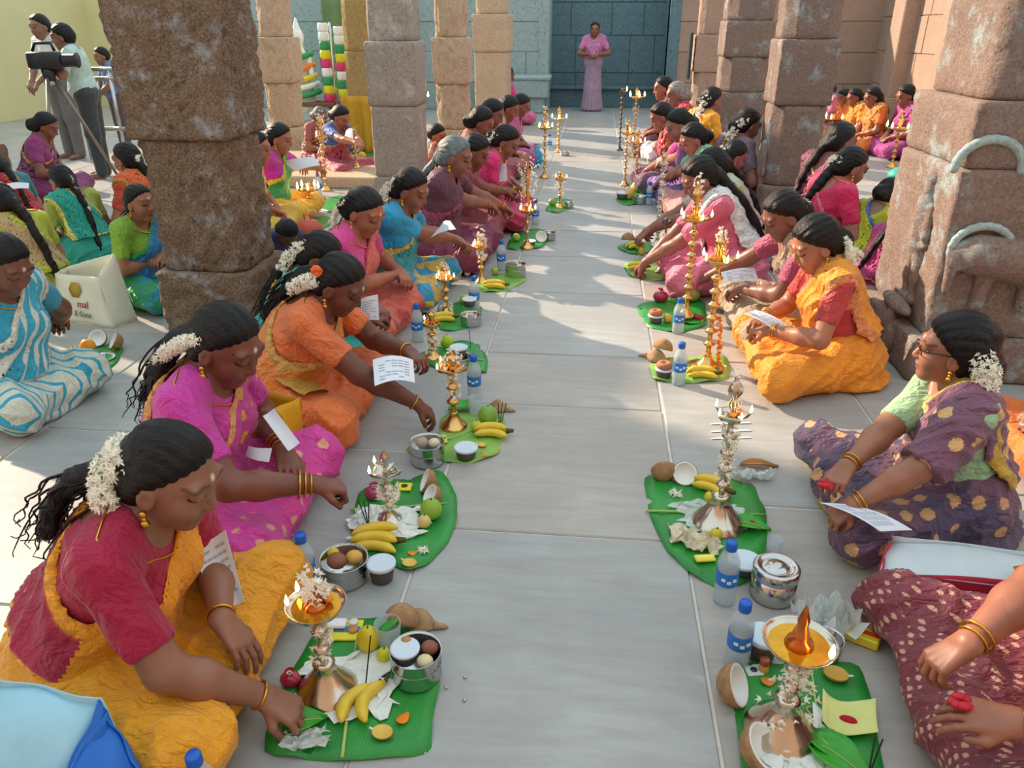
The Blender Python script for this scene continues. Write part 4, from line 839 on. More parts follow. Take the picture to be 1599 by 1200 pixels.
person('small distant woman in red seen in the gap left of the dark pillar', at(1192, 112, 13.2), 185, 10, 10, 0, res=3, skinc='7a4a3c', blouse='c8324e', saree='a06a40', hair='loose', seed=78, group=FR)
# --- standing
person('woman in mauve-pink sari standing alone before the dark recess wall', (-.06, 15.3, 1.44), -90, 0, 4, 0, res=3, standing=True, skinc='8a5544', blouse='d27fb8', saree='a98fa8', pallu='d07fb5', pborder='c9a0b0', hair='bun', seed=80, group='standing people', scale=1.02, rh=(-.14, 15.15, .98), lh=(.02, 15.15, .98), rpose='hold', lpose='hold')
person('camera operator in pale aqua shirt and dark trousers behind a tripod', at(97, 58, 7.75), 200, 6, 12, 0, res=2, standing=True, man=True, skinc='8a6552', blouse='b9dcd6', saree='2b3a40', hair='short', ear=False, chain=False, seed=81, group='standing people', scale=1.0, rh=at(75, 88, 7.55), lh=at(72, 96, 7.5), rpose='hold', lpose='hold', sleeve=.85)
person('man in white shirt standing behind the video camera', at(62, 42, 8.9), 250, 2, 10, 0, res=3, standing=True, man=True, skinc='8a6552', blouse='dfe3e0', saree='6f6f70', hair='short', ear=False, chain=False, seed=82, group='standing people')
person('person in blue behind the steel barrier at the left', at(158, 88, 9.4), 230, 4, 10, 0, res=3, standing=True, man=True, skinc='8a6552', blouse='5f86b8', saree='4a4f60', hair='short', ear=False, chain=False, seed=83, group='standing people')

# ================================================================ THINGS
LEAF = NT('banana_leaf'); _c = LEAF.co('Object', (1, 1, 1))
_w = LEAF.n('ShaderNodeTexWave'); _w.inputs['Scale'].default_value = 46; _w.inputs['Distortion'].default_value = 1.0; LEAF.l(LEAF.co('Object', (1, .12, 1), (0, 0, .2)), _w.inputs['Vector'])
LEAF.l(LEAF.mix(LEAF.math('MULTIPLY', _w.outputs[0], .16), LEAF.ramp(LEAF.noise(5, _c), [(.3, lin('137a2e')), (.7, lin('2a9a3c'))]), lin('4fae4a')), LEAF.b.inputs['Base Color']); LEAF.bump(_w.outputs[0], .12, .004); LEAF = LEAF.done(.38)
LIMEL = NT('pale_leaf'); LIMEL.l(LIMEL.ramp(LIMEL.noise(8), [(.3, lin('5fa63a')), (.7, lin('9cc060'))]), LIMEL.b.inputs['Base Color']); LIMEL = LIMEL.done(.45)
RIB = plain('leaf_rib', 'a9c56a', .5); BETEL = plain('betel', '3aa52c', .35, var=.2, vscale=14)
FLESH = plain('coconut_flesh', 'eef1ee', .45, var=.03); HUSK = plain('coconut_husk', 'a5805a', .9, var=.3, vscale=40, bump=.6)
BAN = plain('banana_peel', 'e3c63c', .45, var=.14, vscale=18); BANT = plain('banana_tip', '5a4a22', .7)
CAPB = plain('cap_blue', '1560c8', .35, var=.03); LABB = plain('label_blue', '2378cf', .4, var=.05); LABP = plain('label_white', 'e8eef5', .5, var=.03)
PET = plain('bottle_plastic', 'd5e6ee', .08, var=0, alpha=.38, spec=.7); WATER = plain('bottle_water', 'bfd6df', .05, var=0, alpha=.35)
LIDB = plain('lid_pale', 'cfe0ec', .4, var=.03); CUPD = plain('cup_dark', '4a4644', .35, var=.1); CUPC = plain('cup_clear', 'b9c4c0', .12, var=.05, alpha=.6)
FLAME = plain('flame', 'ffb868', .5, var=0, emit=22); OIL = plain('oil', 'd9a02c', .12, .75, var=.2, vscale=30)
PLASTIC = plain('clear_plastic', 'e9f1ee', .1, var=.05, alpha=.42, spec=.8); RICE = plain('rice_white', 'e4ece6', .6, var=.08, vscale=60)
YEL = plain('packet_yellow', 'e3da2a', .4, var=.05); REDF = plain('kumkum_red', 'b0152e', .9, var=.15, vscale=90); MANG = plain('petal_marigold', 'ee8a1a', .6, var=.12)
COPPER = plain('copper', 'c9723a', .25, 1.0, var=.1); WICK = plain('incense', '2c2520', .9); INK = plain('ink_grey', 'a9b4c0', .8, var=.05)
KRAFT = plain('husk_fibre', 'a88a66', .95, var=.25, vscale=30, bump=.5)
def tg(o, label, cat, group=None): return setp(o, label, cat, group)
def petal_pts(r, n): return [(r * math.cos(2 * PI * k / n), r * math.sin(2 * PI * k / n), 0) for k in range(n)]
def leaf(outline, label, rib=None, mat=None, z=.006, group='banana leaves on the floor', wav=.004):
    P = np.array([gr(x, y)[:2] for x, y in outline]); 
    Q = []
    for i in range(len(P)):
        a, b = P[i], P[(i + 1) % len(P)]
        for t in np.linspace(0, 1, 5, endpoint=False): Q.append(a * (1 - t) + b * t)
    Q = np.array(Q); Q[:] = (np.roll(Q, 1, 0) + 2 * Q + np.roll(Q, -1, 0)) / 4; c = Q.mean(0); n = len(Q); V = []; Fc = []
    rings = [1, .8, .55, .3]
    for r in rings:
        for q in Q: x, y = c + (q - c) * r; V.append((x - c[0], y - c[1], z + wav * math.sin(31 * x + 13 * y) * r + (.004 if r == 1 else 0) * math.sin(57 * x - 41 * y)))
    V.append((0, 0, z)); k = len(V) - 1
    for i in range(len(rings) - 1):
        for j in range(n): Fc.append((i * n + j, i * n + (j + 1) % n, (i + 1) * n + (j + 1) % n, (i + 1) * n + j))
    for j in range(n): Fc.append((3 * n + j, 3 * n + (j + 1) % n, k))
    b = len(V); V += [(x, y, zz - .0022) for x, y, zz in V]; Fc += [tuple(i + b for i in f[::-1]) for f in Fc] + [((j + 1) % n, j, j + b, (j + 1) % n + b) for j in range(n)]
    root = empty('banana_leaf', (c[0], c[1], 0), 0, label, 'leaf', group)
    mesh('leaf_blade', V, Fc, mat or LEAF, root)
    if rib:
        a, d = gr(*rib[0])[:2] - c, gr(*rib[1])[:2] - c; m = MB(); m.tube([(a[0] + (d[0] - a[0]) * t, a[1] + (d[1] - a[1]) * t, z + .003 + .002 * math.sin(9 * t)) for t in np.linspace(0, 1, 9)], [.0045 * (1 - .5 * t) for t in np.linspace(0, 1, 9)], 6); m.obj('midrib', RIB, root)
    return root
def small_leaf(p, rz, L, W, label, mat=None, name='betel_leaf', tilt=0):
    m = MB()
    def fn(u, v):
        w = W * math.sin(PI * min(1, u ** .75)) * (v - .5) * 2; return (L * (u - .5), w, .004 + .012 * (abs(v - .5) * 2) ** 2 + .01 * math.sin(u * 4) + tilt * u)
    m.sheet(fn, 10, 6, 0, .0015); root = empty(name, p, rz, label, 'leaf'); m.obj('leaf_blade', mat or BETEL, root)
    r = MB(); r.tube([(L * (t - .5) - (.015 if t == 0 else 0), 0, .0055 + .01 * math.sin(t * 4) + tilt * t) for t in np.linspace(0, 1, 7)], .0014, 5); r.obj('leaf_stalk', RIB, root); return root
def banana_mesh(m, c, rz, L=.125, r=.0165, bend=.03, mat=0):
    n = 11; P = []; Rr = []
    for i in range(n):
        t = i / (n - 1); x = (t - .5) * L; y = bend * (1 - (2 * t - 1) ** 2); P.append((c[0] + x * math.cos(rz) - y * math.sin(rz), c[1] + x * math.sin(rz) + y * math.cos(rz), c[2]))
        Rr.append(r * (.28 if i in (0, n - 1) else (.72 if i in (1, n - 2) else 1)))
    m.tube(P, Rr, 6, mat); return P
def banana(p, rz, label, L=.125, group='loose bananas'):
    root = empty('banana', p, 0, label, 'banana', group); m = MB(); P = banana_mesh(m, (0, 0, .018), rz, L); m.obj('peel', BAN, root)
    t = MB(); t.tube([P[-1], (P[-1][0] + .02 * math.cos(rz), P[-1][1] + .02 * math.sin(rz), .022)], [.006, .004], 5); t.obj('stem_end', BANT, root); return root
def bananas(p, rz, label, n=4, L=.13):
    root = empty('banana_bunch', p, rz, label, 'banana', 'banana bunches')
    for i in range(n):
        m = MB(); banana_mesh(m, (.0, (i - (n - 1) / 2) * .024, .018 + .016 * (i % 2)), (i - (n - 1) / 2) * .12, L, .0165, .025); m.obj('banana', BAN, root)
    t = MB(); t.tube([(L * .48, 0, .024), (L * .48 + .03, .0, .026)], [.012, .007], 6); t.obj('stem_end', BANT, root); return root
def coconut(p, rot, label, r=.05, el=1.0):
    root = empty('coconut_half', (p[0], p[1], p[2] if len(p) > 2 else 0), 0, label, 'coconut', 'coconut halves'); root.rotation_euler = rot
    o = MB(); pr = [(.001, -r * el)] + [(r * math.sin(a), -r * el * math.cos(a)) for a in np.linspace(.2, PI / 2, 8)] + [(r * .95, .002)]
    o.lathe(pr, 20, cap=False); o.obj('shell', HUSK, root)
    f = MB(); f.lathe([(r * .96, .001), (r * .90, .003), (r * .80, .001), (r * .68, -r * .30), (r * .4, -r * .55), (.0, -r * .62)], 20, cap=False); f.obj('flesh', FLESH, root); return root
def fruit(p, r, col, label, name='mango', el=1.0, squash=1.0, rz=0):
    root = empty(name, p, rz, label, 'fruit'); m = MB(); k = plain('peel_' + col, col, .38, var=.12, vscale=22)
    pr = [(.001, 0)] + [(r * math.sin(a) * (1 + .05 * math.cos(a)), r * squash - r * squash * math.cos(a)) for a in np.linspace(.25, PI - .22, 9)] + [(.12 * r, 2 * r * squash - .04 * r), (0, 2 * r * squash - .10 * r)]
    m.lathe(pr, 16, cap=False, sx=el); m.obj('peel', k, root); s = MB(); s.tube([(0, 0, 2 * r * squash - .012), (.002, 0, 2 * r * squash + .005)], [.003, .002], 5); s.obj('stalk', BANT, root); return root
def bottle(p, label, h=.20, r=.031):
    root = empty('water_bottle', (p[0], p[1], 0), 0, label, 'bottle', 'plastic water bottles'); q = h / .2; m = MB()
    m.lathe([(r * .7, 0), (r * .96, .004 * q), (r, .012 * q), (r * .95, .03 * q), (r, .045 * q), (r * .97, .06 * q), (r * .95, .065 * q), (r * .95, .11 * q), (r, .118 * q), (r * .98, .135 * q), (r * .75, .155 * q), (r * .43, .172 * q), (r * .42, .18 * q)], 20); m.obj('bottle_body', PET, root)
    w = MB(); w.lathe([(r * .66, .004 * q), (r * .90, .01 * q), (r * .90, .13 * q), (r * .70, .145 * q)], 16); w.obj('water', WATER, root)
    b = MB(); b.lathe([(r * .97, .066 * q), (r * .985, .068 * q), (r * .985, .108 * q), (r * .97, .11 * q)], 20, cap=False); lb = b.obj('label_band', LABB, root)
    s = MB()
    for k in range(3): a = -PI / 2 + .5 * (k - 1); s.box((r * math.cos(a), r * math.sin(a), (.090 - .006 * (k % 2)) * q), (.002, .011, .008 * q), R=Matrix.Rotation(a, 3, 'Z'))
    s.obj('print_mark', LABP, lb, False)
    c = MB(); c.lathe([(r * .50, .174 * q), (r * .52, .177 * q), (r * .50, .196 * q), (r * .44, .2 * q), (0, .2 * q)], 16); c.obj('cap', CAPB, root); return root
def tin(p, r, h, label, lid=False, fill=None, name='steel_bowl'):
    root = empty(name, (p[0], p[1], p[2] if len(p) > 2 else 0), 0, label, 'container', 'steel containers'); m = MB()
    if lid:
        m.lathe([(r * .9, 0), (r, .006), (r, h * .72)], 28, cap=True); m.obj('tin_body', STEEL, root)
        l = MB(); l.lathe([(r * 1.03, h * .70), (r * 1.04, h * .74), (r * 1.02, h * .95), (r * .93, h), (r * .78, h * .99), (r * .74, h * .95), (r * .45, h * .95), (r * .40, h * 1.0), (r * .15, h * 1.0), (0, h * 1.0)], 28); l.obj('tin_lid', STEEL, root)
    else:
        m.lathe([(r * .86, 0), (r * .95, .004), (r, .015), (r, h - .006), (r * 1.05, h), (r * 1.05, h + .003), (r * .97, h - .004), (r * .95, .014), (0, .010)], 28); m.obj('bowl_body', STEEL, root)
        b = MB(); b.lathe([(r * 1.005, h * .55), (r * 1.025, h * .58), (r * 1.005, h * .61)], 28, cap=False); b.obj('ridge', STEEL, root)
        for i, (x, y, rr, c) in enumerate(fill or []):
            f = MB(); f.ball((x, y, h - rr * .35), (rr, rr * .85, rr * .8), 12, 8); f.obj('food', plain('food_' + c, c, .6, var=.2), root)
    return root
def cup(p, label, r=.038, h=.055, donut=False):
    root = empty('lidded_cup', (p[0], p[1], p[2] if len(p) > 2 else 0), 0, label, 'cup', 'small lidded cups'); m = MB(); m.lathe([(r * .72, 0), (r * .78, .003), (r * .95, h * .85)], 22); m.obj('cup_body', CUPD, root)
    l = MB(); l.lathe([(r * 1.0, h * .80), (r * 1.06, h * .82), (r * 1.06, h * .97), (r * 1.0, h), (r * .9, h * .985), (0, h * .985)], 22); l.obj('cup_lid', LIDB, root)
    if donut:
        t = MB(); t.tube([(r * .55 * math.cos(a), r * .55 * math.sin(a), h + .012) for a in np.linspace(0, 2 * PI, 14, endpoint=False)], .016, 8, closed=True); t.obj('bread_ring', plain('fried_ring', 'b5714c', .7, var=.15), root)
    return root
def incense(p, label, n=3, L=.12, lean=(.1, .05)):
    root = empty('incense_stick', p, 0, label, 'incense')
    for i in range(n): m = MB(); m.tube([(0, 0, 0), (lean[0] * L + .016 * (i - 1), lean[1] * L, L)], .0018, 5); m.obj('stick', WICK, root)
    return root
def packet(p, d, col, label, rz=0, rx=0, mark=None, name='paper_packet', band=None):
    root = empty(name, p, rz, label, 'packet'); m = MB(); m.box((0, 0, d[2] / 2 + .001), d, bev=min(.003, d[2] * .3)); m.obj('wrapper', plain('pk_' + col, col, .4, var=.08), root, False); root.rotation_euler = (rx, 0, rz)
    if mark: q = MB(); q.lathe([(min(d[0], d[1]) * .25, d[2] + .001), (min(d[0], d[1]) * .25, d[2] + .0022), (0, d[2] + .0022)], 14); q.obj('print_mark', plain('pk_' + mark, mark, .4, var=.05), root)
    if band: q = MB(); q.box((0, 0, d[2] + .0015), (d[0] * .9, d[1] * .3, .001)); q.obj('print_band', plain('pk_' + band, band, .4, var=.05), root, False)
    return root
def crumple(p, d, label, mat=None, seed=0, name='plastic_sheet', rz=0, amp=.012, cat='plastic'):
    R = np.random.default_rng(seed); a = R.normal(size=(14, 14)); a = (a + np.roll(a, 1, 0) + np.roll(a, 1, 1)) / 2; m = MB()
    m.sheet(lambda u, v: (d[0] * (u - .5) + .1 * d[0] * a[int(v * 13), 3], d[1] * (v - .5) + .12 * d[1] * a[int(u * 13), 5], .010 + amp * abs(a[int(u * 13), int(v * 13)]) * (1 if d[2] == 0 else d[2])), 13, 13, 0, .0012)
    o = m.obj(name, mat or PLASTIC, None, False, p, (0, 0, rz)); return tg(o, label, cat)
def paper(c, label, lines=True, bend=.012, name='paper_sheet', text=True):
    """c = four world corners in order"""
    c = [Vector(tuple(map(float, q))) for q in c]; o = (c[0] + c[1] + c[2] + c[3]) / 4; n = (c[1] - c[0]).cross(c[3] - c[0]).normalized()
    def fn(u, v): return (c[0] * (1 - u) + c[1] * u) * (1 - v) + (c[3] * (1 - u) + c[2] * u) * v + n * (bend * math.sin(PI * u)) - o
    m = MB(); m.sheet(fn, 14, 8, 0, .0012); root = empty(name, o, 0, label, 'paper', 'printed prayer sheets'); m.obj('sheet', PAPER, root, False)
    if text:
        t = MB(); R = random.Random(len(label))
        for r in range(7):
            for q in range(5):
                if R.random() < .8:
                    u0, v0 = .12 + q * .155, .12 + r * .11; sh = lambda uu, vv, u0=u0, v0=v0: Vector(fn(u0 + uu * .13, v0 + vv * .035)) + n * .0012
                    t.sheet(sh, 2, 1)
                    sh2 = lambda uu, vv, u0=u0, v0=v0: Vector(fn(u0 + uu * .13, v0 + vv * .035)) - n * .0026
                    t.sheet(sh2, 2, 1)
        t.obj('print_lines', INK, root, False)
    return root
def flame_mesh(m, p, s=.011):
    m.lathe([(0.0005, -.001), (s * .32, s * .35), (s * .42, s * .8), (s * .25, s * 1.5), (.0003, s * 2.3)], 8, p, cap=False)
def lamp(p, H, zt, label, mat=None, R=.06, tr=.06, kind='star', nf=5, gar=None, seed=0, fin=1.0, lit=None, fs=.011, stemr=.011, gn=110, gr_=.022, oilc=None, flw=True):
    """standing oil lamp: bell foot, knobbed stem, spouted tray at height zt, finial up to H"""
    mat = mat or BRASS; root = empty('oil_lamp', (p[0], p[1], p[2] if len(p) > 2 else .006), 0, label, 'oil lamp', 'standing oil lamps')
    b = MB(); fz = min(.5 * zt, R * 1.25); b.lathe([(R * .98, 0), (R, .005), (R * .97, .012), (R * .80, fz * .30), (R * .60, fz * .45), (R * .40, fz * .72), (R * .27, fz * .92), (R * .34, fz), (R * .2, fz * 1.06)], 28); b.obj('lamp_foot', mat, root)
    s = MB(); pr = [(stemr * 1.0, fz * .98)]; z0 = fz * 1.0; n = max(3, int((zt - z0) / .055))
    for i in range(n):
        za = z0 + (zt - z0) * i / n; dz = (zt - z0) / n
        pr += [(stemr * .75, za + dz * .15), (stemr * .8, za + dz * .55), (stemr * 1.75, za + dz * .70), (stemr * 1.9, za + dz * .80), (stemr * 1.2, za + dz * .92), (stemr * .85, za + dz)]
    s.lathe(pr, 14); s.obj('lamp_stem', mat, root)
    t = MB(); fl = []
    if kind == 'dish':
        t.lathe([(stemr, zt - .03), (tr * .45, zt - .022), (tr * .85, zt - .008), (tr, zt + .010), (tr * 1.04, zt + .012), (tr * .96, zt + .006), (tr * .75, zt - .003), (.0, zt - .006)], 30); fl = [(tr * .93 * math.cos(a), tr * .93 * math.sin(a), zt + .012) for a in (lit or [-.9])]
        o = MB(); o.lathe([(tr * .86, zt + .001), (0, zt + .0015)], 24, cap=False); o.obj('oil', OIL, root)
    else:
        V = []; k = 40
        for rr, zz in ((.35, -.020), (.8, -.006), (1.0, .010), (.92, .006), (.3, -.004), (.02, -.004)):
            for i in range(k):
                a = 2 * PI * i / k; sp = 1 + (.42 * max(0, math.cos(nf * a)) ** 6 if rr > .7 else 0); V.append((tr * .78 * rr * sp * math.cos(a), tr * .78 * rr * sp * math.sin(a), zt + zz))
        Fc = [(r * k + i, r * k + (i + 1) % k, (r + 1) * k + (i + 1) % k, (r + 1) * k + i) for r in range(5) for i in range(k)]; Fc.append(tuple(range(k))[::-1]); t.add(V, Fc)
        fl = [(tr * 1.03 * math.cos(2 * PI * i / nf), tr * 1.03 * math.sin(2 * PI * i / nf), zt + .012) for i in (lit if lit is not None else range(nf))]
    t.obj('oil_tray', mat, root)
    f = MB(); fh = (H - zt) * fin; q = stemr
    if kind == 'dish': f.lathe([(tr * .42, zt), (tr * .36, zt + fh * .12), (tr * .22, zt + fh * .2), (tr * .24, zt + fh * .3), (tr * .15, zt + fh * .5), (tr * .17, zt + fh * .62), (tr * .07, zt + fh * .86), (0, zt + fh)], 18)
    else: f.lathe([(q * 1.4, zt - .004), (q * .8, zt + fh * .15), (q * 1.5, zt + fh * .3), (q * .7, zt + fh * .42), (q * 1.9, zt + fh * .58), (q * 1.6, zt + fh * .72), (q * .5, zt + fh * .85), (q * .6, zt + fh * .9), (0, zt + fh)], 14)
    f.obj('finial', COPPER if kind == 'dish' else mat, root)
    for a in fl: m = MB(); flame_mesh(m, a, fs); m.obj('flame', FLAME, root)
    if gar:
        for gi, (z0, z1, r_, nn) in enumerate(gar): blossoms('jasmine_string', [(0, 0, z0), (.004, .003, (z0 + z1) / 2), (0, 0, z1)], r_, JASMINE, root, nn, .0095 if R > .045 else .012, seed * 7 + gi)
    if flw:
        m = MB(); R_ = random.Random(seed + 3)
        for i in range(5):
            a = R_.uniform(0, 6.28); m.ball((tr * .45 * math.cos(a), tr * .45 * math.sin(a), zt + .014), (.010, .010, .007), 7, 5)
        m.obj('flower_petals', MANG, root)
    return root

# ---- place A: nearest at left
leaf([(404, 1182), (455, 1050), (495, 985), (560, 968), (640, 962), (655, 1000), (690, 1062), (676, 1120), (673, 1181), (540, 1192)], 'torn banana leaf before the crimson-clad woman, nearest at left', rib=((535, 1188), (560, 980)))
lamp(gr(512, 1083), .33, .265, 'silver oil lamp with a flower-filled dish on the nearest left leaf', SILVER, .078, .066, 'dish', gar=[(.28, .36, .03, 60), (.12, .24, .028, 40)], seed=1, lit=[2.6, 3.4], fs=.013)
o = crumple(gr(540, 1075), (.22, .20, 0), 'white crinkled sheet of rice grains under the nearest left lamp', RICE, 3, 'rice_sheet', .4, .006)
small_leaf(gr(478, 1138) + [0, 0, .012], .5, .10, .035, 'folded green betel leaf under the crimson-clad woman\'s hand')
crumple(gr(478, 1165) + [0, 0, .006], (.09, .045, 0), 'clear plastic scrap beside the betel leaf on the nearest left leaf', None, 5, rz=.3)
def pouch(p, label, col='b01c40', s=.03):
    root = empty('powder_pouch', p, 0, label, 'pouch'); m = MB(); m.ball((0, 0, s * .75), (s, s * .85, s * .75), 14, 8); m.lathe([(s * .35, s * 1.25), (s * .18, s * 1.5), (s * .45, s * 1.8)], 10, cap=False); m.obj('pouch_bag', plain('pouch_' + col, col, .2, var=.2, spec=.7), root)
    t = MB(); t.tube([(s * .22 * math.cos(a), s * .22 * math.sin(a), s * 1.5) for a in np.linspace(0, 2 * PI, 10, endpoint=False)], .002, 5, closed=True); t.obj('tie', JASMINE, root); return root
pouch(gr(455, 1070), 'red plastic powder pouch by the crimson-clad woman\'s fingers', 'b3203f', .026)
banana(gr(562, 1112) + [0, 0, .008], 1.15, 'spotted banana beside the incense on the nearest left leaf', .12)
banana(gr(588, 1108) + [0, 0, .008], 1.45, 'right-hand banana of the pair on the nearest left leaf', .12)
def half_fruit(p, rz, label, r=.021, col='e0bd55'):
    root = empty('cut_fruit', p, rz, label, 'fruit'); m = MB(); m.lathe([(.001, 0), (r * .7, .002), (r, r * .5), (r * .95, r * .62)], 16, cap=False, sx=1.2); m.obj('rind', plain('rind', 'a8882e', .6), root); f = MB(); f.lathe([(r * .96, r * .6), (r * .8, r * .5), (0, r * .42)], 16, cap=False, sx=1.2); f.obj('pulp', plain('pulp_' + col, col, .5, var=.1), root)
    w = MB(); w.tube([(r * 1.05, 0, r * .6), (r * 1.5, 0, r * .8)], [.003, .002], 5); w.obj('wick', JASMINE, root); return root
half_fruit(gr(598, 1153) + [0, 0, .008], 3.0, 'cut yellow fruit lamp on the nearest left leaf')
def petal(p, label, col='ee8a1a', s=.014):
    m = MB(); m.sheet(lambda u, v: ((u - .5) * 2 * s, (v - .5) * 1.6 * s * math.sin(PI * (.15 + .8 * u)), .003 + .006 * (u - .5) ** 2 * 4), 6, 4, 0, .0015); o = m.obj('flower_petal', plain('petal_' + col, col, .6, var=.1), None, True, p, (0, 0, random.uniform(0, 3))); return tg(o, label, 'petal')
petal(gr(630, 1128) + [0, 0, .008], 'orange petal lying alone on the nearest left leaf', s=.017)
packet(gr(540, 990) + [0, 0, .008], (.085, .075, .006), 'e3da2a', 'yellow card with soap and coins on the nearest left leaf', .08, band='4a78b0')
packet(gr(527, 985) + [0, 0, .017], (.05, .032, .012), 'eef0f2', 'white camphor block on the yellow card at left', .1, name='camphor_block')
for i, (x, y, c) in enumerate([(553, 980, 'e6ded0'), (552, 992, 'c9864a')]):
    m = MB(); m.lathe([(.012, 0), (.013, .001), (.013, .004), (.011, .006), (0, .0055)], 16); o = m.obj('round_sweet', plain('sweet_' + c, c, .5), None, True, gr(x, y) + [0, 0, .016]); tg(o, ['pale round sweet on the yellow card', 'brown round sweet on the yellow card'][i], 'sweet')
fruit(gr(577, 1018) + [0, 0, .008], .030, 'd9c41e', 'yellow mango behind the lime on the nearest left leaf', el=1.0, squash=1.2)
fruit(gr(601, 1035) + [0, 0, .008], .019, 'd3d62a', 'small yellow lime touching the steel bowl on the nearest left leaf', 'lime')
def tumbler(p, label, leafy=True, r=.028, h=.08):
    root = empty('glass_tumbler', p, 0, label, 'glass', 'clear tumblers'); m = MB(); m.lathe([(r * .8, 0), (r * .84, .003), (r, h), (r * .94, h), (r * .78, .006), (0, .005)], 20); m.obj('tumbler_wall', PET, root)
    if leafy: l = MB(); l.sheet(lambda u, v: ((u - .5) * .05, (v - .5) * .045 * math.sin(PI * (.2 + .7 * u)), h * .6 + u * .04), 6, 4, 0, .001); l.obj('betel_leaf', BETEL, root)
    return root
tumbler(gr(608, 1012) + [0, 0, .008], 'clear tumbler holding a green betel leaf on the nearest left leaf', True, .034, .075)
incense(gr(573, 1082) + [0, 0, .03], 'single incense stick rising from the banana pair on the nearest left leaf', 1, .13, (.25, .15))
bw = tin(gr(652, 1060) + [0, 0, .006], .060, .085, 'round steel bowl of sweets on the nearest left leaf', fill=[(.03, .02, .022, '8a5540'), (.028, -.025, .02, 'd6cfa0'), (-.03, .03, .018, 'b08a50')])
cup(gr(645, 1052) + [-.012, -.012, .055], 'pale-lidded cup set inside the steel bowl at left', .034, .04)
def husk(p, rz, label, L=.085):
    root = empty('coconut_husk', p, rz, label, 'coconut'); m = MB(); m.sheet(lambda u, v: (L * (u - .5) * 1.4, L * .55 * math.sin(PI * u) * (v - .5) * 2, .004 + L * .75 * math.sin(PI * u) * (1 - (2 * v - 1) ** 2) * .8), 12, 10, 0, .005); m.obj('shell', KRAFT, root)
    t = MB(); t.tube([(L * .6, 0, .01), (L * .9, .01, .008), (L * 1.05, .015, .004)], [.012, .008, .002], 6); t.obj('fibre_tuft', KRAFT, root); return root
husk(gr(655, 975), -.3, 'brown coconut husk lying above the steel bowl at left', .075); coconut(gr(628, 990) + [0, 0, .045], (2.6, .3, 0), 'brown coconut half face down by the steel bowl at left', .045)
bottle(gr(481, 925), 'bottle with blue cap partly hidden by the nearest left lamp'); bottle((-.705, .955, 0), 'bottle with blue cap cut off by the bottom edge')
for i, (x, y) in enumerate([(726, 1060), (697, 1076), (725, 1096)]):
    m = MB(); m.ball((0, 0, .004), (.0045, .0045, .004), 8, 6); o = m.obj('steel_bead', STEEL, None, True, gr(x, y)); tg(o, 'tiny steel bead on bare floor, ' + ['upper', 'left', 'lower'][i] + ' one of three', 'bead', 'three steel beads')
# ---- place B
leaf([(558, 770), (610, 752), (650, 745), (692, 738), (713, 775), (714, 815), (700, 850), (668, 885), (640, 896), (600, 880), (545, 850)], 'half-oval banana leaf before the pink-clad woman', rib=((548, 800), (700, 790)))
crumple(gr(610, 822), (.22, .16, 0), 'white crinkled rice sheet under the small silver star lamp', RICE, 8, 'rice_sheet', .2, .005)
crumple(gr(570, 815), (.07, .10, 0), 'shiny clear plastic scrap left of the silver star lamp', None, 9)
lamp(gr(608, 815), .27, .185, 'small silver star-shaped lamp before the pink-clad woman', SILVER, .045, .05, 'star', 5, gar=[(.07, .13, .035, 70)], seed=2, lit=[2, 3], fs=.012, stemr=.008, flw=False)
bananas(gr(585, 858) + [0, 0, .006], .15, 'bunch of yellow bananas with incense before the pink-clad woman', 4, .14)
incense(gr(577, 838) + [0, 0, .03], 'three black incense sticks stuck in bananas before the pink-clad woman', 3, .10, (-.08, .0))
coconut(gr(664, 768) + [0, 0, .045], (.2, -1.15, .0), 'upper coconut half before the pink-clad woman', .043); coconut(gr(671, 792) + [.0, .01, .04], (.3, -.95, .1), 'lower coconut half leaning on the green mango, pink-clad woman\'s leaf', .04)
fruit(gr(674, 812) + [0, 0, .006], .036, '8fb53a', 'green mango before the pink-clad woman'); fruit(gr(663, 826) + [0, 0, .006], .022, 'd9c87a', 'pale yellow lemon beside the green mango, pink-clad woman\'s leaf', 'lemon')
half_fruit(gr(640, 886) + [0, 0, .006], 2.8, 'cut yellow fruit lamp before the pink-clad woman', .020); petal(gr(645, 868) + [0, 0, .006], 'orange petal before the pink-clad woman', 'e09020', .014)
blossoms_o = empty('jasmine_flower', gr(658, 864) + [0, 0, .012], 0, 'white jasmine blossom on the pink-clad woman\'s leaf', 'flower'); blossoms('petals', [(0, 0, 0), (.012, 0, 0)], .006, JASMINE, blossoms_o, 7, .012, 3)
packet(gr(632, 765) + [0, 0, .006], (.05, .045, .008), 'e6dc22', 'bright yellow packet with dark round mark before the pink-clad woman', .05, mark='3a3a2a')
pouch(gr(585, 780), 'pink powder pouch left of the silver star lamp', 'a83a62', .034)
tin(gr(540, 905), .066, .075, 'steel bowl with a fried ring before the pink-clad woman', fill=[(-.02, .0, .03, '8f5a44'), (.025, .02, .025, 'd9b050'), (-.04, .03, .018, 'd8c23a')]); cup(gr(597, 905), 'pale-lidded cup beside the steel bowl, pink-clad woman\'s place', .040, .062)
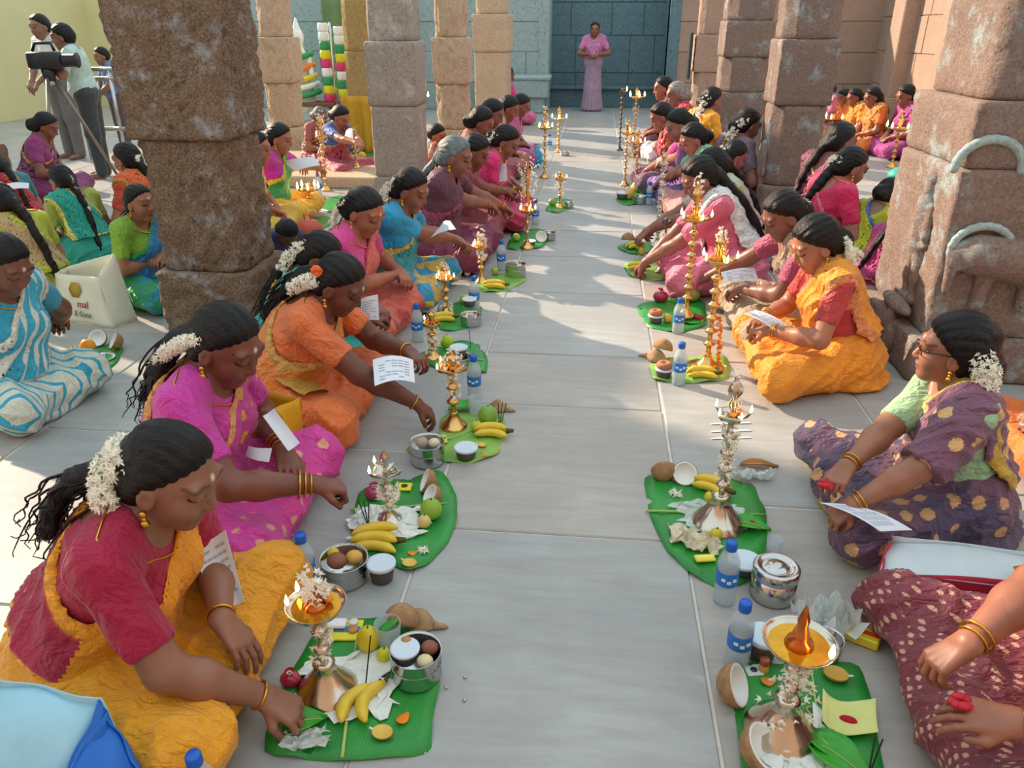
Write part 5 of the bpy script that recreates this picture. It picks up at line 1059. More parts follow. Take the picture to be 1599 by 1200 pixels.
# ---- place C
leaf([(632, 700), (680, 690), (690, 650), (760, 640), (786, 655), (792, 680), (778, 712), (735, 726), (690, 722), (650, 722)], 'pale rounded banana leaf before the orange-clad woman', mat=LIMEL, rib=((640, 710), (780, 660)))
lamp(gr(709, 668), .33, .255, 'brass lamp dressed with flowers before the orange-clad woman', BRASS, .055, .06, 'star', 5, gar=[(.25, .30, .05, 60), (.13, .24, .03, 60)], seed=3, lit=[2, 3], fs=.011, stemr=.014)
tin(gr(668, 722), .062, .085, 'tall steel bowl before the orange-clad woman', fill=[(-.02, .01, .025, 'a89a8a'), (.025, .01, .022, 'd9d3b0')]); cup(gr(728, 716), 'pale-lidded cup before the orange-clad woman', .042, .05)
fruit(gr(762, 664) + [0, 0, .006], .040, '7db043', 'large green mango before the orange-clad woman'); fruit(gr(744, 676) + [0, 0, .006], .023, 'b9cc3a', 'yellow-green lime before the orange-clad woman', 'lime')
bananas(gr(766, 684) + [0, 0, .006], .1, 'bunch of bananas before the orange-clad woman', 3, .125); incense(gr(780, 672), 'incense sticks before the orange-clad woman', 3, .12, (.1, 0))
packet(gr(678, 692) + [0, 0, .008], (.10, .06, .008), 'cfd83a', 'yellow-green packet behind the tall steel bowl', .3, band='5a9a4a'); husk(gr(778, 640), -.4, 'brown coconut husk before the orange-clad woman', .07)
half_fruit(gr(752, 700) + [0, 0, .006], 2.6, 'cut fruit lamp before the orange-clad woman', .017); petal(gr(757, 714) + [0, 0, .006], 'orange petals before the orange-clad woman', 'e0a020', .02)
small_leaf(gr(725, 640) + [0, 0, .006], .6, .14, .04, 'dark green betel leaf behind the flower-dressed brass lamp'); tumbler(gr(742, 648), 'clear tumbler behind the green mango, orange-clad woman\'s place', False); bottle(gr(741, 622), 'bottle standing alone beyond the orange-clad woman\'s leaf', .20)
# ---- place D .. G
leaf([(640, 560), (700, 535), (745, 535), (762, 560), (760, 585), (735, 578), (690, 580)], 'green banana leaf behind the orange-clad woman\'s hand', rib=((650, 558), (755, 565)))
lamp(gr(676, 560), .25, .175, 'short brass lamp wound with white flowers behind the paper', BRASS, .045, .045, 'star', 5, gar=[(.04, .15, .04, 60)], seed=4, lit=[2], fs=.010)
bottle(gr(653, 533), 'bottle left of the short flower-wound brass lamp', .2); fruit(gr(698, 545) + [0, 0, .006], .034, 'a5c92e', 'bright green lime right of the short flower-wound lamp', 'lime'); cup(gr(717, 572) + [0, 0, .05], 'pale-lidded cup on a steel bowl, fourth place at left', .04, .05); tin(gr(720, 572), .05, .05, 'steel bowl under a lidded cup, fourth place at left'); incense(gr(735, 545), 'incense stick right of the fourth place at left', 1, .1)
leaf([(650, 505), (720, 470), (755, 480), (742, 512), (700, 520)], 'dark green banana leaf under the fifth brass lamp at left', rib=((660, 505), (745, 488)))
lamp(gr(697, 492), .29, .205, 'brass lamp with glowing orange bowl beside the floor booklet', BRASS, .045, .048, 'star', 5, gar=[(.02, .06, .035, 30), (.22, .28, .03, 30)], seed=5, fs=.011, stemr=.013)
bottle(gr(741, 485), 'bottle behind the steel bowl at the fifth place on the left', .2); fruit(gr(726, 476) + [0, 0, .006], .028, 'b5d022', 'yellow-green lime at the fifth place on the left', 'lime'); tin(gr(736, 508), .055, .06, 'dented steel bowl at the fifth place on the left', fill=[(0, 0, .02, 'c9bfb0')]); cup(gr(733, 494) + [0, .01, .055], 'pale-lidded cup above the dented steel bowl', .038, .045); bananas(gr(692, 504) + [0, 0, .006], .3, 'bananas at the foot of the glowing orange brass lamp', 3, .12)
paper([gr(640, 488, .03), gr(680, 492, .012), gr(688, 462, .012), gr(652, 460, .03)], 'open booklet lying on the floor by the salmon-pink sari')
leaf([(735, 450), (760, 432), (820, 425), (822, 440), (790, 456), (755, 458)], 'pale leaf under the blue-blouse woman\'s lamp', mat=LIMEL)
lamp(gr(752, 442), .30, .225, 'brass lamp with tall white flowers before the blue-blouse woman', BRASS, .045, .05, 'star', 5, gar=[(.23, .32, .035, 45), (.15, .21, .035, 30)], seed=6, lit=[2, 3], fs=.014, stemr=.012)
bottle(gr(783, 422), 'bottle behind the steel pot before the blue-blouse woman', .2); tin(gr(805, 432), .065, .085, 'steel pot on a leaf before the blue-blouse woman', fill=[(-.02, 0, .03, '8a7a6a')]); fruit(gr(773, 430) + [0, 0, .006], .024, 'a5c43a', 'lime between lamp and steel pot, blue-blouse woman', 'lime'); bananas(gr(772, 452) + [0, 0, .006], .1, 'pale bananas before the blue-blouse woman', 3, .13)
def plate(p, label, r=.06, stuff=None, mat=None):
    root = empty('plate', (p[0], p[1], p[2] if len(p) > 2 else .006), 0, label, 'plate', 'plates of offerings'); m = MB(); m.lathe([(r * .7, 0), (r * .8, .002), (r, .012), (r * 1.02, .013), (r * .78, .005), (0, .004)], 24); m.obj('plate_dish', mat or STEEL, root)
    if stuff: 
        for i, (x, y, rr, c) in enumerate(stuff): f = MB(); f.ball((x, y, rr * .7 + .004), (rr, rr, rr * .7), 10, 6); f.obj('offering', plain('off_' + c, c, .7, var=.15), root)
    return root
plate(gr(730, 432), 'small plate of petals left of the blue-blouse woman\'s lamp', .045, [(0, 0, .02, 'e0c9b0')])
leaf([(790, 390), (800, 362), (850, 358), (862, 372), (845, 388), (810, 392)], 'green leaf tray before the grey-haired woman')
lamp(gr(823, 388), .62, .27, 'tall brass lamp crowned with a bush of white flowers, grey-haired woman', BRASS, .05, .055, 'star', 5, gar=[(.36, .62, .075, 130)], seed=7, fs=.014, stemr=.010)
fruit(gr(806, 378) + [0, 0, .006], .03, '9fc050', 'green fruit before the grey-haired woman'); coconut(gr(845, 378) + [0, 0, .04], (1.0, .3, 0), 'coconut half before the grey-haired woman', .045); tin(gr(858, 375), .045, .06, 'steel bowl before the grey-haired woman'); bottle(gr(836, 350), 'bottle right of the grey-haired woman\'s lamp', .2); cup(gr(828, 384), 'lidded cup at the foot of the flower-crowned lamp', .04, .04)
leaf([(850, 330), (865, 310), (895, 312), (890, 328), (870, 334)], 'small leaf tray at the edge of the aisle, far left row')
lamp(gr(874, 325), .33, .25, 'small lamp with hanging flower strings on the aisle side of the left row', BRASS, .045, .05, 'star', 5, gar=[(.12, .28, .05, 60)], seed=8, lit=[0, 2], fs=.013); tin(gr(888, 325), .045, .05, 'steel bowl beside the flower-strung lamp'); fruit(gr(862, 322), .035, '8ab050', 'green mango beside the flower-strung lamp')
lamp(gr(850, 278), .70, .5, 'tall brass lamp with flames before the hot pink blouse', BRASS, .05, .07, 'star', 5, gar=[(.55, .70, .03, 40), (.03, .22, .10, 60)], seed=9, fs=.02)
lamp(gr(872, 238), .55, .40, 'slender brass lamp farthest along the left side of the aisle', BRASS, .05, .085, 'star', 4, seed=10, fs=.024, stemr=.014, flw=False); bottle(gr(858, 235), 'distant bottle beside the farthest left lamp', .2); tin(gr(882, 243), .06, .05, 'distant steel bowl beside the farthest left lamp')
fruit(gr(810, 315), .07, 'e0a81a', 'big yellow gift pouch beside the hot pink blouse', 'yellow_pouch', squash=1.1)
# ---- right row
leaf([(1134, 1052), (1185, 1035), (1260, 1040), (1345, 1038), (1362, 1110), (1385, 1235), (1160, 1240), (1150, 1130)], 'banana leaf before the maroon-clad woman, nearest at right', rib=((1290, 1235), (1265, 1045)))
lamp(gr(1219, 1145), .37, .262, 'silver lamp with a brimming oil dish and copper cone, nearest at right', SILVER, .085, .075, 'dish', gar=[(.13, .23, .035, 70), (.03, .12, .075, 45)], seed=11, lit=[-.75], fs=.017, flw=False)
crumple(gr(1235, 1165), (.17, .17, 0), 'white rice sheet under the brimming oil lamp', RICE, 12, 'rice_sheet', .1, .005)
coconut(gr(1150, 1092) + [0, 0, .045], (.15, 1.05, -.2), 'upper coconut half beside the brimming oil lamp', .052); coconut(gr(1192, 1190) + [0, 0, .045], (.45, .55, .4), 'lower coconut half at the bottom edge right of the aisle', .056)
bottle(gr(1149, 1038), 'bottle nearest the camera on the right, beside a lidded jar'); cup(gr(1187, 1025), 'white-lidded jar beside the nearest right bottle', .042, .075)
def vial(p, label):
    root = empty('small_vial', p, 0, label, 'vial'); m = MB(); m.lathe([(.011, 0), (.012, .003), (.012, .026), (.007, .032)], 14); m.obj('vial_body', plain('vial_amber', 'd2a046', .2), root); c = MB(); c.lathe([(.011, .031), (.0125, .033), (.0125, .045), (.01, .048), (0, .048)], 14); c.obj('vial_cap', plain('vial_cap', 'a04a34', .4), root); return root
vial(gr(1191, 1052), 'small amber vial with red cap on the nearest right leaf'); packet(gr(1176, 1052) + [0, 0, .007], (.04, .035, .004), 'e0e4e0', 'tiny framed picture card on the nearest right leaf', .2, mark='3a4450'); petal(gr(1199, 1070) + [0, 0, .008], 'orange petal below the amber vial', 'd8862a', .018)
half_fruit(gr(1303, 1062) + [0, 0, .007], -.3, 'halved golden fruit on the nearest right leaf', .026, 'c9a040')
pp = empty('turmeric_paper', gr(1323, 1128) + [0, 0, .009], -.25, 'pale yellow paper with a pinch of red powder', 'paper'); m = MB(); m.sheet(lambda u, v: ((u - .5) * .115, (v - .5) * .10 - .012 * math.sin(u * 5), .003 + .014 * ((u - .5) * 2) ** 4 + .008 * ((v - .5) * 2) ** 2), 10, 8, 0, .001); m.obj('sheet', plain('yellow_paper', 'dbe08a', .7, var=.06), pp); m = MB(); m.ball((0, -.005, .004), (.020, .010, .007), 12, 6); m.obj('red_powder', REDF, pp)
small_leaf(gr(1310, 1195) + [0, 0, .010], -.7, .15, .05, 'large betel leaf at the bottom of the nearest right leaf'); small_leaf(gr(1290, 1175) + [0, 0, .008], -1.0, .09, .035, 'dark betel leaf beneath the large one')
crumple(gr(1285, 985), (.14, .12, 1.6), 'crumpled clear plastic bag behind the brimming oil lamp', None, 14, 'plastic_bag', .3, .03); packet(gr(1345, 1000), (.085, .05, .028), 'e8d62a', 'yellow and red packet beside the maroon-clad knee', -.5, band='d8432a', name='biscuit_packet'); tin(gr(1285, 1025), .04, .06, 'steel cup behind the brimming oil dish'); incense(gr(1355, 1215), 'pair of incense sticks at the corner of the nearest right leaf', 2, .11)
def ring(p, label, r=.018, col='d9a450', name='rubber_band', cat='ring'):
    m = MB(); m.tube([(r * math.cos(a), .6 * r * math.sin(a), .003) for a in np.linspace(0, 2 * PI, 18, endpoint=False)], .0018, 6, closed=True); o = m.obj(name, plain('ring_' + col, col, .4), None, True, p, (0, 0, -.8)); return tg(o, label, cat)
ring(gr(1270, 1118) + [0, 0, .008], 'orange rubber band loop right of the brimming oil lamp')
# spectacled woman's place
leaf([(1004, 745), (1050, 740), (1110, 745), (1175, 755), (1196, 800), (1198, 850), (1180, 905), (1130, 925), (1080, 900), (1040, 862), (1015, 810)], 'broad banana leaf before the woman in spectacles', rib=((1008, 802), (1195, 808)))
crumple(gr(1110, 812), (.20, .16, 0), 'clear plastic sheet under the tall silver lamp', PLASTIC, 15, 'plastic_sheet', .2, .006)
lamp(gr(1120, 820), .53, .395, 'tall silver lamp wound with white flowers before the woman in spectacles', SILVER, .088, .052, 'star', 5, gar=[(.18, .36, .03, 130), (.42, .54, .02, 50)], seed=12, fs=.011, stemr=.012)
coconut(gr(1034, 748) + [0, 0, .04], (-.9, -.9, -.4), 'left coconut half before the woman in spectacles', .044); coconut(gr(1068, 755) + [0, 0, .04], (.95, .05, .0), 'right coconut half showing white flesh, spectacled woman\'s leaf', .044)
blossoms_o = empty('jasmine_flower', gr(1050, 775) + [0, 0, .014], 0, 'loose white blossom with orange heart below the coconut halves', 'flower'); blossoms('petals', [(0, 0, 0), (.02, 0, 0)], .012, JASMINE, blossoms_o, 12, .014, 5)
bananas(gr(1108, 770) + [0, 0, .006], -.5, 'small bananas behind the tall silver lamp', 3, .12); fruit(gr(1106, 795) + [0, 0, .03], .018, 'dfc840', 'yellow lemon resting on the tall silver lamp\'s foot', 'lemon'); fruit(gr(1117, 845) + [0, 0, .006], .02, 'cfc23a', 'yellow lemon in front of the tall silver lamp', 'lemon')
bottle(gr(1130, 938), 'bottle standing at the tip of the spectacled woman\'s leaf'); cup(gr(1160, 895), 'white-lidded dark jar beside the steel tiffin tin', .046, .05); tin(gr(1205, 930), .062, .105, 'steel tiffin tin with lid beside the purple sari', lid=True, name='tiffin_tin')
crumple(gr(1083, 852), (.15, .085, .8), 'cream plastic packet on the spectacled woman\'s leaf', plain('cream_plastic', 'e6dcc0', .25, var=.1, alpha=.85), 16, 'plastic_packet', -.4, .02); packet(gr(1100, 878) + [0, 0, .008], (.06, .03, .01), 'f0e02a', 'bright yellow strip packet below the cream packet', .2, band='f6f0a0')
small_leaf(gr(1172, 828) + [0, 0, .010], -.2, .12, .04, 'betel leaf carrying red powder right of the tall silver lamp'); m = MB(); m.ball((0, 0, .012), (.016, .011, .008), 12, 6); o = m.obj('red_powder', REDF, None, True, gr(1172, 824) + [0, 0, .006]); tg(o, 'red powder heap on the betel leaf', 'powder'); tumbler(gr(1207, 862), 'clear tumbler touching the tiffin tin', False, .024, .05)
crumple(gr(1175, 748), (.13, .05, 1), 'bunched clear wrapper behind the tall silver lamp', None, 17, 'plastic_wrapper', .1, .015); small_leaf(gr(1185, 730), .1, .14, .02, 'dry brown leaf sheath by the purple knee', plain('dry_leaf', 'b5763a', .7), 'dry_leaf')
for i, y in enumerate((663, 675, 686)):
    m = MB(); a, b = gr(1110, y), gr(1172, y - 2); m.sheet(lambda u, v, a=a, b=b: (a[0] + (b[0] - a[0]) * u, a[1] + (b[1] - a[1]) * u + .010 * (v - .5), .0022 + .001 * math.sin(9 * u)), 8, 1, 0, .001); o = m.obj('chalk_line', plain('chalk', 'e9e5dc', .95), None, False); tg(o, 'white chalk stroke on the floor behind the tall silver lamp, ' + ['far', 'middle', 'near'][i] + ' of three', 'chalk line', 'three chalk strokes')
# girl in marigold's place
leaf([(1012, 570), (1040, 562), (1135, 555), (1140, 594), (1085, 600), (1020, 596)], 'banana leaf before the girl in marigold-yellow', mat=LIMEL)
plate(gr(1100, 576), 'brass plate carrying the tall lamp of the girl in marigold-yellow', .085, [(-.05, -.02, .016, 'e07a3a')], BRASS)
lamp(gr(1103, 576) + [0, 0, .016], .63, .50, 'tall knobbed brass lamp before the girl in marigold-yellow', BRASS, .05, .075, 'star', 5, gar=[(.54, .64, .03, 40)], seed=13, fs=.015, stemr=.015)
bottle(gr(1059, 600), 'bottle before the girl in marigold-yellow'); cup(gr(1036, 590), 'cup with a fried ring on top, marigold-clad girl\'s place', .04, .05, True); husk(gr(1025, 562), 2.6, 'brown coconut with fibre tail, marigold-clad girl\'s place', .085); coconut(gr(1033, 560) + [0, 0, .05], (2.8, .2, 0), 'whole brown coconut half standing behind the fried ring', .05); bananas(gr(1095, 592) + [0, 0, .006], .1, 'bananas at the edge of the brass plate, marigold-clad girl', 3, .13)
o = empty('orange_garland', gr(1122, 578), 0, 'orange ribbon of flowers draped by the tall knobbed lamp', 'garland'); blossoms('petals', [(0, 0, .02), (-.01, 0, .15), (-.03, 0, .26)], .010, MANG, o, 45, .012, 4)
# taupe woman's place
leaf([(992, 480), (1040, 465), (1100, 470), (1105, 510), (1060, 522), (1010, 512)], 'banana leaf before the taupe-clad woman')
plate(gr(1075, 500), 'brass plate with red powder under the taupe-clad woman\'s lamp', .085, [(.05, -.0, .022, '9a3040')], BRASS)
lamp(gr(1070, 498) + [0, 0, .016], .72, .53, 'tallest knobbed brass lamp, before the taupe-clad woman', BRASS, .05, .08, 'star', 5, gar=[(.58, .74, .028, 60)], seed=14, fs=.016, stemr=.015)
bottle(gr(1058, 520), 'bottle before the taupe-clad woman', .19); cup(gr(1023, 505), 'cup with bread and lemon, taupe-clad woman\'s place', .04, .05, True); fruit(gr(1036, 505) + [.02, 0, .006], .024, 'e0b23a', 'yellow lemon beside the cup, taupe-clad woman\'s place', 'lemon'); pouch(gr(1031, 472), 'crimson powder bag before the taupe-clad woman', 'a8204a', .045); coconut(gr(1053, 468) + [0, 0, .04], (.95, .1, 0), 'coconut half before the taupe-clad woman', .042); fruit(gr(1080, 472) + [0, 0, .006], .045, '9a9a3a', 'olive mango before the taupe-clad woman')
packet(gr(1088, 508), (.05, .03, .004), 'cfdce0', 'pale card on the floor between the tall brass lamps', -.6)
# scarf girl's place
leaf([(972, 415), (1000, 405), (1068, 412), (1062, 432), (1030, 440), (985, 434)], 'banana leaf under the scarf-wearing girl\'s hands', mat=LIMEL); bananas(gr(995, 424) + [0, 0, .006], .2, 'yellow bananas under the scarf-wearing girl\'s hands', 2, .12)
lamp(gr(1034, 426), .36, .33, 'dark slender iron lamp on the scarf-wearing girl\'s leaf', plain('iron', '6a6258', .4, .8), .055, .035, 'star', 5, seed=15, lit=[], stemr=.008, flw=False)
leaf([(962, 388), (985, 376), (1022, 380), (1018, 396), (985, 398)], 'small leaf behind the scarf-wearing girl\'s hands'); coconut(gr(980, 385) + [0, 0, .05], (2.9, 0, 0), 'brown coconut beyond the scarf-wearing girl\'s hands', .05); bananas(gr(990, 390) + [0, 0, .006], .5, 'greenish bananas beyond the scarf-wearing girl\'s hands', 3, .11); fruit(gr(999, 392), .035, 'c3c83a', 'upper yellow-green lemon beyond the scarf-wearing girl', 'lemon'); fruit(gr(1002, 398), .024, 'cdd03a', 'lower yellow-green lemon beyond the scarf-wearing girl', 'lemon')
lamp(gr(1026, 385), .66, .58, 'tall flower-sheathed lamp stem beyond the scarf-wearing girl', SILVER, .05, .04, 'star', 5, gar=[(.04, .64, .032, 170)], seed=16, lit=[], stemr=.010, flw=False)
paper([gr(1090, 402, .13), gr(1140, 402, .13), gr(1135, 388, .15), gr(1095, 388, .15)], 'pale round folder in the lap of the scarf-wearing girl', text=False); 
# far right row lamps
lamp(gr(975, 290), .62, .50, 'flower-sheathed lamp at the aisle edge, far right row', BRASS, .05, .06, 'star', 5, gar=[(.15, .62, .05, 110)], seed=17, lit=[1], fs=.02); lamp(gr(992, 292), .55, .42, 'second flower-sheathed lamp at the aisle edge, far right row', BRASS, .05, .06, 'star', 5, gar=[(.1, .5, .07, 110)], seed=18, lit=[0, 2, 4], fs=.018)
lamp(gr(988, 245), .80, .68, 'tall slim lamp with bright flames far down the right row', BRASS, .05, .09, 'star', 5, gar=[(.1, .6, .04, 60)], seed=19, fs=.026); lamp(gr(967, 235), .75, .70, 'dark slim lamp post with one flame far down the right row', plain('iron', '6a6258', .4, .8), .05, .05, 'star', 5, seed=20, lit=[0], fs=.025, flw=False)
leaf([(960, 312), (980, 300), (1018, 303), (1012, 318), (975, 322)], 'leaf tray with pots at the far right row'); tin(gr(999, 318), .06, .065, 'ridged steel pot on the far right leaf tray'); bottle(gr(1013, 320), 'bottle beside the ridged steel pot', .2); fruit(gr(982, 312), .05, 'd9b04a', 'golden fruit on the far right leaf tray'); fruit(gr(995, 300), .05, 'e0b83a', 'round yellow fruit behind the ridged steel pot')
cup(gr(972, 312), 'tan cup on the far right leaf tray', .06, .07)
# ---- left side groups
leaf([(105, 568), (130, 552), (180, 535), (194, 545), (180, 572), (140, 587), (110, 585)], 'banana leaf before the cyan-clad woman', rib=((112, 578), (190, 545)))
plate(gr(158, 562), 'white plate of petals before the cyan-clad woman', .065, [(-.03, 0, .02, 'e8854a'), (0, .01, .018, 'efe6da'), (.02, -.02, .016, 'efe6da')], plain('white_plate', 'e6efe8', .3)); fruit(gr(140, 553) + [0, 0, .006], .036, 'f0a21a', 'orange fruit before the cyan-clad woman', 'orange'); coconut(gr(155, 541) + [0, 0, .045], (1.0, .0, .2), 'left coconut half before the cyan-clad woman', .045); coconut(gr(180, 546) + [0, 0, .045], (.5, -.9, .0), 'right coconut half before the cyan-clad woman', .045); bananas(gr(114, 578) + [0, 0, .006], .4, 'bananas before the cyan-clad woman', 3, .12); fruit(gr(118, 560), .03, 'b5c832', 'green lime before the cyan-clad woman', 'lime')
o = empty('jasmine_flower', gr(150, 578) + [0, 0, .012], 0, 'scatter of white blossoms before the cyan-clad woman', 'flower'); blossoms('petals', [(-.02, 0, 0), (.03, 0, 0)], .015, JASMINE, o, 16, .014, 9)
bottle(gr(52, 595), 'bottle before the cyan-clad woman at left edge', .2); tin(gr(84, 598), .055, .06, 'steel pot before the cyan-clad woman', fill=[(0, 0, .025, 'c9c2a0')]); m = MB(); m.lathe([(.022, 0), (.024, .003), (.032, .075), (.030, .075), (.021, .006), (0, .005)], 20); o = m.obj('steel_tumbler', STEEL, None, True, gr(38, 612)); tg(o, 'plain steel tumbler before the cyan-clad woman', 'tumbler')
m = MB(); m.sheet(lambda u, v: ((u - .5) * .12, (v - .5) * .1, .012 + .012 * math.sin(6 * u + 4 * v) + .008 * math.sin(11 * v)), 8, 8, 0, .004); o = m.obj('folded_cloth', plain('pink_cloth', 'd8457f', .8), None, True, gr(8, 605)); tg(o, 'crumpled bright pink cloth at the left edge', 'cloth')
lamp(gr(510, 298), .70, .50, 'tall flower-topped brass lamp before the woman in magenta and yellow', BRASS, .05, .07, 'star', 5, gar=[(.52, .72, .05, 60), (.4, .5, .06, 20)], seed=21, lit=[2], fs=.018, stemr=.013); lamp(gr(486, 338), .30, .22, 'short three-flame brass lamp by the stone step at left', BRASS, .05, .085, 'star', 5, gar=[(.03, .14, .06, 40)], seed=22, fs=.026); lamp(gr(557, 262, .11) , .40, .33, 'flower-covered lamp on the stone step', BRASS, .05, .04, 'star', 5, gar=[(.1, .4, .05, 70)], seed=23, lit=[], fs=.02)
leaf([(480, 320), (530, 305), (555, 315), (520, 335)], 'leaf tray at the foot of the tall flower-topped lamp, left'); leaf([(455, 348), (500, 335), (530, 345), (490, 365)], 'leaf tray with coconut by the navy-shirted child'); coconut(gr(492, 350) + [0, 0, .05], (2.8, 0, 0), 'brown coconut by the navy-shirted child', .055); fruit(gr(490, 338), .035, 'd8c23a', 'yellow fruit by the navy-shirted child'); tin(gr(470, 345), .05, .06, 'pale printed tub by the navy-shirted child'); bottle(gr(499, 305), 'bottle before the woman in magenta and yellow', .2); plate(gr(497, 312), 'steel plate before the woman in magenta and yellow', .07)
leaf([(530, 262), (560, 252), (595, 256), (585, 268), (545, 270)], 'leaf on the sunlit stone step', z=.118); fruit(gr(566, 250, .11), .045, 'e0c43a', 'yellow fruit on the stone step'); fruit(gr(542, 240, .11), .08, '2f5fa8', 'blue wrapped bundle on the stone step', 'wrapped_bundle')
# far right group lamps
lamp(gr(1392, 262), .60, .42, 'five-flame brass lamp before the magenta-clad woman far right', BRASS, .06, .13, 'star', 5, seed=24, fs=.03, stemr=.016, flw=False); lamp(gr(1424, 270), .72, .50, 'tall flower-topped lamp at the carved pillar\'s edge', BRASS, .06, .09, 'star', 5, gar=[(.5, .75, .06, 70)], seed=25, fs=.026, stemr=.018); lamp(gr(1296, 222), .38, .30, 'low flaming tray lamp before the lilac-clad woman far right', BRASS, .06, .14, 'star', 6, seed=26, fs=.03, flw=False); lamp(gr(1333, 215), .42, .36, 'low flaming tray lamp before the yellow-clad woman far right', BRASS, .06, .14, 'star', 6, seed=27, fs=.03, flw=False)
lamp(gr(660, 228), .75, .6, 'distant flower-hung lamp between the left pillars', BRASS, .06, .1, 'star', 5, gar=[(.5, .8, .08, 50)], seed=28, fs=.03, lit=[0, 2])
# ---- papers held in hands
paper([at(298, 862, 1.42), at(352, 828, 1.46), at(382, 940, 1.40), at(345, 955, 1.36)], 'white printed sheet standing by the crimson-clad woman\'s knee')
paper([at(410, 650, 1.98), at(428, 638, 2.02), at(468, 692, 2.0), at(450, 705, 1.94)], 'folded white paper under the pink-clad woman\'s arm', text=False); paper([gr(383, 712, .26), gr(420, 722, .25), gr(425, 700, .28), gr(388, 697, .29)], 'white paper in the pink-clad woman\'s lap', text=False)
paper([gr(585, 603, .27), gr(648, 598, .25), gr(645, 562, .29), gr(582, 562, .31)], 'white printed sheet under the orange-clad woman\'s left hand', bend=.02); paper([at(565, 500, 3.0), at(592, 500, 2.98), at(590, 460, 3.02), at(562, 468, 3.04)], 'pale blue booklet held by the woman behind the orange sari')
paper([at(672, 372, 4.25), at(712, 358, 4.18), at(703, 345, 4.25), at(690, 350, 4.33)], 'pale booklet held out by the blue-blouse woman', text=False); paper([at(762, 292, 6.0), at(792, 282, 5.9), at(790, 255, 5.95), at(775, 262, 6.05)], 'pink booklet held by the woman in hot pink', text=False)
paper([gr(1280, 785, .20), gr(1375, 830, .18), gr(1425, 828, .18), gr(1330, 788, .20)], 'white paper across the spectacled woman\'s lap'); paper([at(1162, 490, 3.25), at(1215, 522, 3.18), at(1235, 512, 3.22), at(1180, 484, 3.3)], 'white paper held by the girl in marigold-yellow'); paper([gr(1130, 442, .24), gr(1185, 440, .22), gr(1178, 418, .26), gr(1126, 425, .28)], 'white paper held by the taupe-clad woman')
paper([at(462, 268, 6.0), at(500, 258, 5.9), at(490, 245, 6.0), at(440, 252, 6.15)], 'open book read by the woman in magenta and yellow', text=False); paper([at(536, 222, 7.8), at(552, 220, 7.75), at(550, 200, 7.85), at(540, 205, 7.9)], 'grey booklet read by the woman in blue on the step', text=False)
paper([gr(1015, 250, .3), gr(1035, 240, .28), gr(1030, 232, .32), gr(1012, 240, .34)], 'small white paper read by the coral-red woman', text=False); paper([at(5, 300, 5.0), at(45, 294, 4.95), at(45, 286, 5.0), at(8, 288, 5.1)], 'white open book at the far left edge', text=False)
# red flowers in the spectacled woman's hand, foil at the maroon hands
o = empty('red_flower', A3(*R2['wor'](R2['loc']((.715, 1.985, .235)))), 0, 'red flower petals held by the woman in spectacles', 'flower'); m = MB()
for k in range(7): a = k * .9; m.ball((.012 * math.cos(a), .012 * math.sin(a), .004 * (k % 3)), (.014, .010, .008), 8, 6)
m.obj('petals', plain('rose_red', 'c0182f', .5, var=.2), o)
o = empty('red_flower', (.755, 1.165, .262), 0, 'red petals and foil between the maroon-clad woman\'s hands', 'flower'); m = MB()
for k in range(7): a = k * .9; m.ball((.014 * math.cos(a), .012 * math.sin(a), .004 * (k % 3)), (.014, .010, .008), 8, 6)
m.obj('petals', plain('rose_red', 'c0182f', .5, var=.2), o)

# ---- bags and bundles
def shell_bag(name, P, mats, label, cat='bag', th=.003, top=None):
    """soft bag: eight world corners, four round the base then four round the mouth; each side is its own panel"""
    P = [Vector(tuple(map(float, p))) for p in P]; o = sum(P, Vector()) / 8; o.z = 0; root = empty(name, o, 0, label, cat)
    for i in range(4):
        a, b, c, d = P[i] - o, P[(i + 1) % 4] - o, P[4 + (i + 1) % 4] - o, P[4 + i] - o; nn = (b - a).cross(d - a).normalized()
        m = MB(); m.sheet(lambda u, v: (a * (1 - u) + b * u) * (1 - v) + (d * (1 - u) + c * u) * v + nn * (.014 * math.sin(PI * u) * math.sin(PI * v) + .004 * math.sin(9 * u + 7 * v + i)), 10, 10, 0, th); m.obj('side_panel', mats[i % len(mats)], root)
    if top:
        m = MB(); m.sheet(lambda u, v: ((P[4] * (1 - u) + P[5] * u) * (1 - v) + (P[7] * (1 - u) + P[6] * u) * v) - o + Vector((0, 0, -.012 + .02 * math.sin(PI * u) * math.sin(PI * v) + .006 * math.sin(7 * u + 5 * v))), 10, 10, 0, .003); m.obj('folded_top', top, root)
    m = MB(); m.sheet(lambda u, v: ((P[0] * (1 - u) + P[1] * u) * (1 - v) + (P[3] * (1 - u) + P[2] * u) * v) - o + Vector((0, 0, .003)), 3, 3, 0, .002); m.obj('bag_bottom', mats[0], root)
    return root
CREAM = plain('bag_cream', 'e2e6cf', .7, var=.05, vscale=8)
a, b = gr(98, 505), gr(215, 500)
BG = [(-2.86, 3.66, 0), (-2.48, 3.56, 0), (-2.42, 3.70, 0), (-2.80, 3.80, 0), (-2.83, 3.70, .25), (-2.52, 3.60, .27), (-2.47, 3.70, .37), (-2.80, 3.76, .27)]
bg = shell_bag('carry_bag', BG, [CREAM], 'cream cloth carry bag with gold emblem and red lettering')
def text_obj(s, size, mat, parent, M, label=None):
    cu = bpy.data.curves.new('lettering', 'FONT'); cu.body = s; cu.size = size; cu.extrude = .0008; cu.align_x = 'CENTER'
    tmp = bpy.data.objects.new('tmp_text', cu); COL.objects.link(tmp); dg = bpy.context.evaluated_depsgraph_get(); me = bpy.data.meshes.new_from_object(tmp.evaluated_get(dg)); bpy.data.objects.remove(tmp)
    me.materials.clear(); me.materials.append(mat); o = link('lettering', me, parent); o.matrix_local = M; return o
